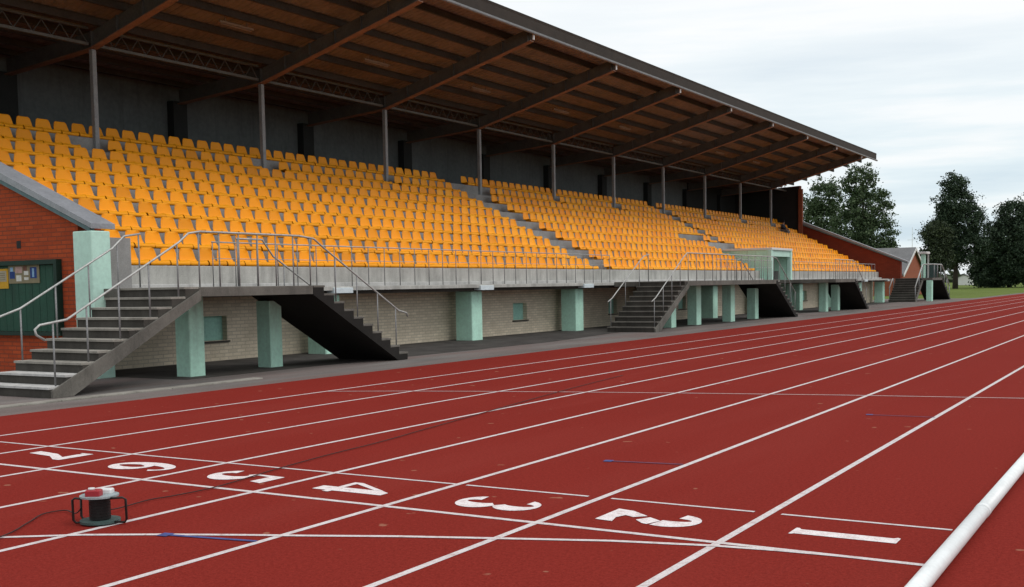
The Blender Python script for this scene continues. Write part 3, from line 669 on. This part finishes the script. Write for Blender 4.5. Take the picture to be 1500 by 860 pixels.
# ------------------------------------------------------------------ seats
def seat_mesh():
    prof = [(-0.010,0.010),(0.004,0.040),(-0.004,0.072),(-0.040,0.098),(-0.09,0.102),(-0.17,0.094),(-0.26,0.090),(-0.325,0.096),(-0.358,0.120),(-0.374,0.160),(-0.386,0.215),(-0.400,0.300),(-0.410,0.356),(-0.416,0.383)]
    half = [0.236,0.248,0.250,0.250,0.248,0.246,0.242,0.238,0.232,0.224,0.212,0.192,0.170,0.122]
    us = [-1,-0.92,-0.7,-0.35,0,0.35,0.7,0.92,1]
    vs = []; fs = []; nu = len(us)
    for s_ in (0, 1):
        for i, ((x, z), h) in enumerate(zip(prof, half)):
            for u in us:
                e = abs(u) ** 4
                lift = 0.020 * e if 2 < i < 9 else 0; wrap = 0.030 * e if i >= 8 else 0; dip = -0.012 * (1 - u * u) if 3 < i < 8 else 0
                o = -0.012 * s_
                vs.append((x + wrap + (o if i >= 8 or i < 3 else 0), u * h, z + lift + dip + (o if 2 < i < 9 else 0)))
    npf = len(prof); B = npf * nu
    for i in range(npf - 1):
        for j in range(nu - 1):
            a = i * nu + j; fs.append((a, a + 1, a + nu + 1, a + nu)); fs.append((B + a, B + a + nu, B + a + nu + 1, B + a + 1))
    for i in range(npf - 1):
        a = i * nu; fs.append((a, a + nu, B + a + nu, B + a)); a += nu - 1; fs.append((a, B + a, B + a + nu, a + nu))
    for j in range(nu - 1):
        a = j; fs.append((a, B + a, B + a + 1, a + 1)); a = (npf - 1) * nu + j; fs.append((a, a + 1, B + a + 1, B + a))
    # pedestal under the pan
    o = len(vs); 
    for z in (0.0, 0.076):
        vs += [(-0.05,-0.11,z),(-0.30,-0.11,z),(-0.30,0.11,z),(-0.05,0.11,z)]
    fs += [(o,o+3,o+7,o+4),(o,o+4,o+5,o+1),(o+1,o+5,o+6,o+2),(o+2,o+6,o+7,o+3)]
    return vs, fs
SV, SF = seat_mesh()
mb = MB(); mb.add(SV, SF)
proto = mb.build('stadium_seat', SEAT, None, True); fix_normals(proto)
SEATV = [tuple(v.co) for v in proto.data.vertices]; SEATF = [tuple(p.vertices) for p in proto.data.polygons]
ROWW = ['front row', 'second row from the front', 'third row from the front', 'fourth row from the front', 'fifth row from the front', 'sixth row from the front', 'fifth row from the back', 'fourth row from the back', 'third row from the back', 'second row from the back']
ROWW = ['front row', 'second row up', 'third row up', 'fourth row up', 'fifth row up', 'sixth row up', 'seventh row up', 'third row from the top', 'second row from the top', 'top row']
places = []
def coping_z(x): return 2.83 + (-14.62 - x) * 0.402 + 0.2
for k in range(10):
    y = 8.62 + (0.26 if k % 2 else 0.0)*0 + (0.30 if k == 0 else 0)
    while y < 69.9:
        ok = not (28.80 < y < 30.12)
        if k >= 4 and 47.95 < y < 49.05: ok = False
        if k < 4 and VOM[0] - 0.35 < y < VOM[1] + 0.35: ok = False
        if k == 4 and 43.6 < y < 46.6: ok = False
        if k == 8:
            for yc in CY_[1:]:
                if yc - 0.72 < y < yc + 0.22: ok = False
        if ok: places.append((k, y))
        y += 0.52
inview = []; rest = []
for (k, y) in places:
    xs = NOSE[k] - 0.015; P = (xs - 0.35, y, TZ[k] + 0.28); q = project(P)
    vis = q is not None and q[0] > -4
    # hidden by the sloping near end wall?
    t = (7.3 - CAM_AT.y) / (y - CAM_AT.y); wx = CAM_AT.x + (P[0] - CAM_AT.x) * t; wz = CAM_AT.z + (P[2] - CAM_AT.z) * t
    if wx < -14.12 and wz < coping_z(wx): vis = False
    if vis: inview.append([q[2], k, y, xs, q[0]])
    elif q is not None and q[0] > -40: rest.append((k, y, xs))
byrow = {}
for it in inview: byrow.setdefault(it[1], []).append(it)
for k, l in byrow.items():
    l.sort(key=lambda i: i[2])
    for n_, it in enumerate(l): it.append(n_ + 1)
inview.sort(key=lambda i: i[0])
def ordw(n_): return '%d%s' % (n_, 'th' if 10 < n_ % 100 < 14 else {1: 'st', 2: 'nd', 3: 'rd'}.get(n_ % 10, 'th'))
first = True
for it in inview[:300]:
    _, k, y, xs, px, n_ = it
    o = proto if first else proto.copy()
    if not first: COL.objects.link(o)
    first = False
    o.location = (xs + random.uniform(-.006, .006), y + random.uniform(-.010, .010), TZ[k] + 0.003); o.rotation_euler = (0, random.uniform(-.02, .02), random.uniform(-.03, .03))
    tag(o, 'orange seat, %s in view from the left, %s' % (ordw(n_), ROWW[k]), 'seat', 'orange seats in the grandstand rows')
mb = MB()
for it in inview[300:] + [[0, k, y, xs] for k, y, xs in rest]:
    _, k, y, xs = it[:4]; jx = random.uniform(-.006, .006); jy = random.uniform(-.010, .010); jt = random.uniform(-.02, .02)
    mb.add([(xs + jx + a - b * jt, y + jy + b + a * jt, TZ[k] + 0.003 + c) for a, b, c in SEATV], SEATF)
o = mb.build('stadium_seats', SEAT, None, True)
tag(o, 'remaining smaller orange seats filling the farther rows of the stand', 'seats', kind='stuff')

# ------------------------------------------------------------------ cable reel and cable
cr = tag(empty('cable_reel', (-3.80, -1.28, 0), 0.54), 'small black cable reel in a tube frame with red and grey top, on the track', 'cable reel')
cr.scale = (0.95, 0.95, 0.88)
def cp(mb, name, mats, smooth=False, par=None):
    o = mb.build(name, mats, par or cr, smooth); fix_normals(o); return o
def disc(mb, r, z0, z1, n=28, sx=1.0):
    mb.prism([(r * sx * math.cos(2*math.pi*i/n), r * math.sin(2*math.pi*i/n)) for i in range(n)], 'z', z0, z1)
mb = MB(); disc(mb, 0.135, 0.012, 0.030); cp(mb, 'base_plate', TEALPLATE)
mb = MB(); disc(mb, 0.066, 0.031, 0.20)
for i in range(7): disc(mb, 0.0715, 0.038 + i * .021, 0.054 + i * .021)
cp(mb, 'drum', BLACK)
mb = MB(); disc(mb, 0.130, 0.202, 0.215); tp = cp(mb, 'top_plate', GREYPLATE)
mb = MB(); mb.bevbox(-0.07, 0.03, -0.085, -0.005, 0.216, 0.262, 0.008); cp(mb, 'socket_box', REDP, par=tp)
mb = MB(); mb.bevbox(-0.02, 0.075, 0.02, 0.09, 0.216, 0.250, 0.008); cp(mb, 'socket_cover', WHITEP, par=tp)
mb = MB(); mb.tube([(-0.035,-0.045,0.262),(-0.035,-0.045,0.275)], [0.024, 0.022], 12); cp(mb, 'knob', WHITEP, True, par=tp)
for sx in (-1, 1):
    mb = MB(); w = 0.160 if sx < 0 else 0.205
    pth = [(sx*0.10,-0.075,0.20),(sx*(w-.02),-0.075,0.205),(sx*w,-0.07,0.19),(sx*w,-0.065,0.04),(sx*(w-.015),-0.06,0.018),(sx*0.10,-0.055,0.020)]
    mb.tube(pth, 0.0085, 8)
    mb.tube([(a, -b + 0.01, c) for a, b, c in pth], 0.0085, 8) if sx < 0 else None
    cp(mb, 'tube_frame', BLACKTUBE, True)
def smooth_path(pts, n=6):
    out = []
    P = [Vector(p) for p in pts]
    for i in range(len(P) - 1):
        a, b, c, d = P[max(i-1,0)], P[i], P[i+1], P[min(i+2, len(P)-1)]
        for j in range(n):
            t = j / n; out.append(0.5 * ((2*b) + (c - a)*t + (2*a - 5*b + 4*c - d)*t*t + (3*b - a - 3*c + d)*t**3))
    return out + [P[-1]]
cz = 0.013
mb = MB(); mb.tube(smooth_path([(-3.86,-1.24,0.09),(-3.98,-1.02,0.03),(-4.10,-0.62,cz),(-4.06,-0.40,cz),(-4.05,0.01,cz),(-4.20,0.775,cz),(-4.33,1.61,cz),(-4.42,2.53,cz),(-4.62,3.75,cz),(-5.24,7.68,cz),(-5.6,10.5,cz)], 7), 0.0045, 6)
tag(mb.build('power_cable', CABLE, None, True), 'thin dark cable trailing across the lanes behind the reel', 'cable')
mb = MB(); mb.tube(smooth_path([(-3.92,-1.33,0.10),(-4.1,-1.24,0.03),(-4.33,-1.15,cz),(-4.36,-1.3,cz),(-4.20,-1.53,cz),(-3.98,-1.88,cz),(-3.9,-2.4,cz)], 7), 0.0045, 6)
tag(mb.build('power_cable', CABLE, None, True), 'thin dark cable running left from the reel towards the photo edge', 'cable')

# ------------------------------------------------------------------ person on the far top rows
def person(loc, rz):
    root = tag(empty('person', loc, rz), 'seated person in navy jacket and grey trousers, high at the far end', 'person')
    def skinned(name, V, E, rad, mat_):
        me = bpy.data.meshes.new(name); me.from_pydata(V, E, []); o = bpy.data.objects.new(name, me); COL.objects.link(o); o.parent = root
        sk = o.modifiers.new('skin', 'SKIN'); o.modifiers.new('sub', 'SUBSURF').levels = 1; o.modifiers['sub'].render_levels = 2
        for i, r_ in enumerate(rad): me.skin_vertices[0].data[i].radius = (r_, r_)
        me.skin_vertices[0].data[0].use_root = True
        me.materials.append(mat_); return o
    # body: pelvis, spine, neck, head, arms to the knees, legs to the feet
    V = [(0,0,.10),(0.01,0,.28),(0.0,0,.46),(0.03,0,.56),(0.05,0,.66),(0.06,0,.76),
         (0.0,.17,.48),(0.10,.22,.30),(0.30,.14,.22),(0.38,.12,.20),(0.0,-.17,.48),(0.10,-.22,.30),(0.30,-.14,.22),(0.38,-.12,.20),
         (0.02,.10,.09),(0.38,.13,.12),(0.34,.13,-.30),(0.44,.14,-.33),(0.02,-.10,.09),(0.38,-.13,.12),(0.34,-.13,-.30),(0.44,-.14,-.33)]
    E = [(0,1),(1,2),(2,3),(3,4),(4,5),(2,6),(6,7),(7,8),(8,9),(2,10),(10,11),(11,12),(12,13),(0,14),(14,15),(15,16),(16,17),(0,18),(18,19),(19,20),(20,21)]
    rad = [.13,.13,.14,.055,.095,.075,.07,.052,.04,.034,.07,.052,.04,.034,.095,.07,.045,.04,.095,.07,.045,.04]
    skinned('body', V, E, rad, SKIN)
    skinned('jacket', [(0,0,.08),(0.01,0,.28),(0,0,.46),(0.02,0,.53),(0,.18,.48),(0.10,.225,.30),(0.28,.15,.225),(0,-.18,.48),(0.10,-.225,.30),(0.28,-.15,.225)],
            [(0,1),(1,2),(2,3),(2,4),(4,5),(5,6),(2,7),(7,8),(8,9)], [.155,.155,.165,.085,.088,.068,.054,.088,.068,.054], CLOTH)
    skinned('trousers', [(0,0,.06),(0.03,.11,.085),(0.39,.135,.12),(0.35,.135,-.24),(0.03,-.11,.085),(0.39,-.135,.12),(0.35,-.135,-.24)], [(0,1),(1,2),(2,3),(0,4),(4,5),(5,6)], [.14,.112,.086,.062,.112,.086,.062], TROUSERS)
    mb = MB(); n_ = 12
    for i in range(6):
        pass
    rings = [(.66, .112), (.72, .115), (.77, .10), (.815, .06)]
    for (z, r_) in rings: mb.v += [(0.035 + r_ * math.cos(2*math.pi*j/n_) * (0.95 if math.cos(2*math.pi*j/n_) > 0.3 and z < .75 else 1.02), r_ * .9 * math.sin(2*math.pi*j/n_), z) for j in range(n_)]
    for a in range(3):
        for j in range(n_): mb.f.append((a*n_+j, a*n_+(j+1)%n_, (a+1)*n_+(j+1)%n_, (a+1)*n_+j)); mb.mi.append(0)
    mb.f.append(tuple(3*n_+j for j in range(n_))); mb.mi.append(0)
    mb.build('hair', HAIR, root, True)
    for sgn in (-1, 1):
        mb = MB(); mb.bevbox(0.30, 0.52, sgn*.135 - .05, sgn*.135 + .05, -.385, -.29, .02); mb.build('shoe', BLACK, root)
    return root
person((NOSE[7] - 0.20, 65.87, TZ[7] + 0.06), 0)

# ------------------------------------------------------------------ background: trees, house, shed, mast
import numpy as np
def leaf_mat(name, cols):
    m, nt, b = new_mat(name, 0.75, 0, 0.25)
    geo = N(nt, 'ShaderNodeNewGeometry')
    c = ramp(nt, geo.outputs['Random Per Island'], [(i / (len(cols) - 1), c_) for i, c_ in enumerate(cols)])
    nt.links.new(c, b.inputs['Base Color'])
    return m
LEAF_A = leaf_mat('leaf_green', [(0.030,0.058,0.024),(0.058,0.096,0.040),(0.105,0.145,0.075)])
LEAF_B = leaf_mat('leaf_dark', [(0.014,0.030,0.016),(0.030,0.055,0.030),(0.060,0.088,0.052)])
LEAF_C = leaf_mat('leaf_olive', [(0.018,0.030,0.016),(0.034,0.050,0.024),(0.055,0.075,0.034)])
def tree(name, base, height, lobes, leaf, label, n_clump=420, per=44, size=0.34, trunk_r=0.22, cat='tree', group='trees beyond the track'):
    """lobes: list of (dx, dy, z, rx, ry, rz) ellipsoids filled with leaf clumps"""
    rng = np.random.default_rng(abs(hash(label)) % 1000 if False else len(label) * 7 + int(height * 10))
    root = tag(empty(name, base), label, cat, group)
    mb = MB(); bx = 0.0
    mb.tube([(0,0,-0.05),(0.05,0,height*.15),(-0.05,0.05,height*.4),(0.04,0,height*.62),(0,0,height*.85)], [trunk_r*1.25, trunk_r, trunk_r*.75, trunk_r*.45, trunk_r*.12], 9)
    for (dx, dy, z, rx, ry, rz) in lobes:
        zb = max(height*.14, z - rz * 1.0); mb.tube([(0,0,zb),(dx*.45,dy*.45,zb+(z-zb)*.6),(dx*.9,dy*.9,z+rz*.2)], [trunk_r*.5, trunk_r*.3, trunk_r*.08], 6)
    mb.build('trunk', BARK, root, True)
    V = []; vol = np.array([l[3]*l[4]*l[5] for l in lobes]) ** 0.75; vol /= vol.sum()
    for li, l in enumerate(lobes):
        nc = int(n_clump * vol[li])
        d = rng.normal(size=(nc, 3)); d /= np.linalg.norm(d, axis=1)[:, None]
        r_ = rng.uniform(0.25, 1.0, nc) ** 0.45 * rng.uniform(0.82, 1.10, nc)
        cen = d * r_[:, None] * np.array(l[3:6]) + np.array(l[:3])
        for c in cen:
            cs = rng.uniform(0.35, 0.85) * size * 3.0
            nn = int(per * rng.uniform(0.5, 1.4))
            p_ = c + rng.normal(size=(nn, 3)) * cs * np.array([.55, .55, .42])
            a = rng.normal(size=(nn, 3)); a /= np.linalg.norm(a, axis=1)[:, None]
            t = rng.normal(size=(nn, 3)); t[:, 2] -= 0.2; u = np.cross(a, t); u /= np.linalg.norm(u, axis=1)[:, None]; w = np.cross(a, u)
            s_ = size * rng.uniform(0.55, 1.25, nn)[:, None]
            V.append(np.stack([p_ - u*s_*.5, p_ + w*s_*.32 , p_ + u*s_*.5, p_ - w*s_*.32], 1).reshape(-1, 3))
    V = np.concatenate(V); nq = len(V) // 4
    me = bpy.data.meshes.new('crown'); me.from_pydata(V.tolist(), [], [(4*i, 4*i+1, 4*i+2, 4*i+3) for i in range(nq)]); me.materials.append(leaf)
    o = bpy.data.objects.new('crown', me); COL.objects.link(o); o.parent = root
    return root
def at_px(px, Y, z=0.0):
    """ground position at distance Y under the image column px"""
    d = FWD * FPX + RIGHT * (px - 750); t = (Y - CAM_AT.y) / d.y
    return (CAM_AT.x + d.x * t, Y, z), FPX * 0 + t * FPX
def zz(py, px, Y):
    d = FWD * FPX + RIGHT * (px - 750) + UP * (CY - py); t = (Y - CAM_AT.y) / d.y; return CAM_AT.z + d.z * t
def px_tree(name, pxl, pxr, pyt, Y, lobes, leaf, label, **kw):
    """lobes in crown units: x across -1..1, depth, height 0..1"""
    base, _ = at_px((pxl + pxr) / 2, Y); l, _ = at_px(pxl, Y); r, _ = at_px(pxr, Y); hw = (r[0] - l[0]) / 2; H = zz(pyt, (pxl + pxr) / 2, Y)
    L = [(a*hw, b*hw, c*H, d*hw, e*hw, f*H) for a, b, c, d, e, f in lobes]
    return tree(name, base, H, L, leaf, label, **kw)
px_tree('broadleaf_tree', 1218, 1308, 236, 112, [(-.1,0,.83,.55,.5,.16),(.1,0,.64,.82,.8,.19),(.3,.1,.44,.78,.8,.17),(-.4,0,.45,.75,.8,.22),(.5,0,.27,.55,.6,.13),(-.4,.1,.24,.75,.6,.16)], LEAF_A, 'tall green tree behind the far end of the stand, right half of the clump', n_clump=800, size=.25)
px_tree('broadleaf_tree', 1165, 1240, 256, 118, [(0.1,0,.80,.75,.6,.18),(.0,0,.58,.95,.8,.24),(-.2,0,.36,.9,.8,.22),(.4,0,.30,.8,.6,.2)], LEAF_A, 'green tree behind the far end of the stand, half hidden by its roof', n_clump=720, size=.25)
px_tree('broadleaf_tree', 1352, 1444, 250, 168, [(-.02,0,.87,.42,.4,.12),(.0,0,.72,.70,.7,.16),(.22,0,.56,.76,.7,.17),(-.42,0,.46,.62,.7,.19),(.35,0,.34,.66,.7,.15),(-.3,.1,.28,.6,.5,.13)], LEAF_B, 'tall pointed dark tree standing alone on the grass, its trunk showing', n_clump=900, size=.33, trunk_r=.34)
px_tree('broadleaf_tree', 1342, 1400, 318, 160, [(0,0,.72,.8,.8,.22),(-.1,0,.45,.85,.8,.2),(.2,0,.34,.6,.6,.12)], LEAF_C, 'lower olive tree in front of the tall pointed tree', n_clump=330, size=.31)
px_tree('broadleaf_tree', 1424, 1530, 288, 178, [(.1,0,.80,.5,.6,.15),(0,0,.55,.9,.9,.22),(-.35,0,.36,.72,.8,.22),(.3,0,.3,.85,.8,.26),(-.2,0,.16,.95,.7,.16)], LEAF_B, 'dark bushy tree at the right, left of the right edge tree', n_clump=1150, size=.36, trunk_r=.32)
px_tree('broadleaf_tree', 1468, 1590, 262, 186, [(.0,0,.82,.45,.6,.15),(0,0,.6,.85,.9,.22),(-.3,0,.4,.75,.8,.24),(.2,0,.25,.8,.8,.2)], LEAF_B, 'tallest dark tree cut by the right edge of the photo', n_clump=1150, size=.36, trunk_r=.34)
px_tree('shrub', 1420, 1480, 345, 182, [(0,0,.6,.8,.8,.35),(-.4,0,.35,.6,.7,.3),(.4,0,.4,.7,.7,.35)], LEAF_B, 'low dark shrub under the trees at right, nearer the lone tree', n_clump=280, size=.45, trunk_r=.12, cat='shrub', group='shrubs under the right trees')
px_tree('shrub', 1470, 1530, 345, 184, [(0,0,.6,.8,.8,.35),(-.4,0,.35,.6,.7,.3),(.4,0,.4,.7,.7,.35)], LEAF_B, 'low dark shrub under the trees at the right edge', n_clump=280, size=.45, trunk_r=.12, cat='shrub', group='shrubs under the right trees')
px_tree('shrub', 1290, 1318, 350, 118, [(0,0,.6,.9,.8,.35),(-.4,0,.3,.7,.7,.3)], LEAF_A, 'small green bush beside the brick house', n_clump=90, size=.34, trunk_r=.08, cat='shrub', group='shrubs by the house')
# far tree line closing the horizon
fw = []; rng = np.random.default_rng(5)
for i in range(900):
    xx = rng.uniform(-330, 120); yy = rng.uniform(420, 470); h = 5 + 3.0 * math.sin(xx * .03) + 2 * math.sin(xx * .11)
    nn = 10; p_ = np.array([xx, yy, 0]) + rng.normal(size=(nn, 3)) * np.array([2.2, 2.2, 1.3]) + np.array([0, 0, 1]) * rng.uniform(0.1, 1, (nn, 1)) * h
    a = rng.normal(size=(nn, 3)); a /= np.linalg.norm(a, axis=1)[:, None]; t = rng.normal(size=(nn, 3)); u = np.cross(a, t); u /= np.linalg.norm(u, axis=1)[:, None]; w = np.cross(a, u); s_ = 1.6
    fw.append(np.stack([p_ - u*s_, p_ + w*s_*.7, p_ + u*s_, p_ - w*s_*.7], 1).reshape(-1, 3))
fw = np.concatenate(fw); me = bpy.data.meshes.new('far_wood'); me.from_pydata(fw.tolist(), [], [(4*i, 4*i+1, 4*i+2, 4*i+3) for i in range(len(fw)//4)]); me.materials.append(LEAF_C)
o = bpy.data.objects.new('far_wood', me); COL.objects.link(o); tag(o, 'distant low line of trees along the horizon', 'wood', kind='stuff')
# brick house
hs = tag(empty('brick_house', (-21.5, 105, 0)), 'small orange brick house with a grey roof beyond the stand', 'house')
gx = -19.75; y0, y1, ym = 100.0, 110.0, 105.0; ze, za = 1.95, 4.30
mb = MB(); mb.prism([(y0,0),(y0,ze),(ym,za),(y1,ze),(y1,0)], 'x', gx - 8, gx); o = mb.build('wall', BRICK_SIDE); fix_normals(o); at0(o, hs)
mb = MB(); mb.prism([(y0-.4,ze-.1),(ym,za+.06),(ym,za+.24),(y0-.4,ze+.08)], 'x', gx-8.2, gx+.2); mb.prism([(y1+.4,ze-.1),(ym+.003,za+.06),(ym+.003,za+.24),(y1+.4,ze+.08)], 'x', gx-8.2, gx+.2); o = mb.build('roof', SLATE); fix_normals(o); at0(o, hs)
mb = MB(); mb.prism([(y0-.42,ze-.22),(ym,za-.06),(ym,za+.18),(y0-.42,ze+.02)], 'x', gx+.203, gx+.26); mb.prism([(y1+.42,ze-.22),(ym+.004,za-.06),(ym+.004,za+.18),(y1+.42,ze+.02)], 'x', gx+.203, gx+.26); o = mb.build('bargeboard', WHITEW); fix_normals(o); at0(o, hs)
# pale shed under the trees
b0, _ = at_px(1412, 260); sd = tag(empty('shed', b0), 'small white shed glimpsed under the trees', 'shed')
mb = MB(); mb.prism([(-1.6,0),(-1.6,1.5),(0,2.3),(1.6,1.5),(1.6,0)], 'y', -1, 1.5); o = mb.build('wall', WHITEW, sd); fix_normals(o)
mb = MB(); mb.prism([(-1.8,1.42),(0,2.32),(1.8,1.42),(1.8,1.52),(0,2.45),(-1.8,1.52)], 'y', -1.2, 1.7); o = mb.build('roof', SLATE, sd); fix_normals(o)
# thin mast
b0, _ = at_px(1335, 330); Hm = zz(333, 1335, 330)
ms = tag(empty('mast', b0), 'very thin grey mast on the horizon above the house roof', 'mast')
mb = MB(); mb.tube([(0,0,0),(0,0,Hm)], [.12, .05], 6); mb.build('pole', WHITEW, ms)
mb = MB(); mb.tube([(-1.3,0,Hm*.78),(1.3,0,Hm*.78)], .05, 6); mb.build('crossarm', WHITEW, ms)

# ------------------------------------------------------------------ sky and light
w = bpy.data.worlds.new('World'); S.world = w; w.use_nodes = True
nt = w.node_tree; nt.nodes.clear()
SUN_EL, SUN_AZ = R(53), R(88)        # azimuth measured from +Y towards +X
sky = N(nt, 'ShaderNodeTexSky', sky_type='NISHITA'); sky.sun_disc = False; sky.sun_elevation = SUN_EL; sky.sun_rotation = SUN_AZ
bg1 = N(nt, 'ShaderNodeBackground'); bg1.inputs['Strength'].default_value = 0.10; nt.links.new(sky.outputs[0], bg1.inputs['Color'])
tc = N(nt, 'ShaderNodeTexCoord')
def wnoise(scale, sc, det=6, rg=0.55):
    mp = N(nt, 'ShaderNodeMapping'); mp.inputs['Scale'].default_value = scale; mp.inputs['Rotation'].default_value = (0.0, R(4), R(20)); nt.links.new(tc.outputs['Generated'], mp.inputs[0])
    return noise(nt, mp.outputs[0], sc, det, rg)
n1 = wnoise((1.0, 1.0, 9.0), 2.2); n2 = wnoise((2.0, 2.0, 22.0), 1.7)
ad = N(nt, 'ShaderNodeMath', operation='ADD'); nt.links.new(n1, ad.inputs[0]); nt.links.new(n2, ad.inputs[1])
hf = N(nt, 'ShaderNodeMath', operation='MULTIPLY'); nt.links.new(ad.outputs[0], hf.inputs[0]); hf.inputs[1].default_value = 0.5
cl = ramp(nt, hf.outputs[0], [(0.36, (0.66, 0.79, 0.88)), (0.49, (0.84, 0.94, 0.985)), (0.57, (1.0, 1.03, 1.04))])
sp = N(nt, 'ShaderNodeSeparateXYZ'); nt.links.new(tc.outputs['Generated'], sp.inputs[0])
el = ramp(nt, sp.outputs['Z'], [(0.10, 0.0), (0.32, 1.0)])
cl = mixc(nt, el, cl, (1.08, 1.08, 1.08))
# unseen sky behind and right of camera dimmed to darken under the roof
dp = N(nt, 'ShaderNodeVectorMath', operation='DOT_PRODUCT'); nt.links.new(tc.outputs['Generated'], dp.inputs[0]); dp.inputs[1].default_value = (0.76, -0.65, 0.0)
dk = ramp(nt, dp.outputs['Value'], [(0.0, 1.0), (0.45, 0.82)])
hi = ramp(nt, sp.outputs['Z'], [(0.30, 0.0), (0.80, 1.0)])
dk = mixc(nt, hi, dk, (1.0, 1.0, 1.0))
cl = mixc(nt, 1.0, cl, dk, 'MULTIPLY')
bg2 = N(nt, 'ShaderNodeBackground'); bg2.inputs['Strength'].default_value = 1.0; nt.links.new(cl, bg2.inputs['Color'])
mx = N(nt, 'ShaderNodeMixShader'); mx.inputs[0].default_value = 0.92
nt.links.new(bg1.outputs[0], mx.inputs[1]); nt.links.new(bg2.outputs[0], mx.inputs[2])
wo = N(nt, 'ShaderNodeOutputWorld'); nt.links.new(mx.outputs[0], wo.inputs[0])
sd_ = bpy.data.lights.new('sun', 'SUN'); sd_.energy = 1.1; sd_.angle = R(28); sd_.color = (1.0, 0.96, 0.90)
so = bpy.data.objects.new('sun', sd_); COL.objects.link(so)
dirv = Vector((math.sin(SUN_AZ) * math.cos(SUN_EL), math.cos(SUN_AZ) * math.cos(SUN_EL), math.sin(SUN_EL)))
so.rotation_euler = dirv.to_track_quat('Z', 'Y').to_euler()

S.render.engine = 'CYCLES'
S.view_settings.view_transform = 'Standard'; S.view_settings.look = 'None'; S.view_settings.gamma = 1.0
S.view_settings.exposure = 0.0
S.render.resolution_x = 1024; S.render.resolution_y = 587
S.cycles.max_bounces = 6; S.cycles.diffuse_bounces = 4
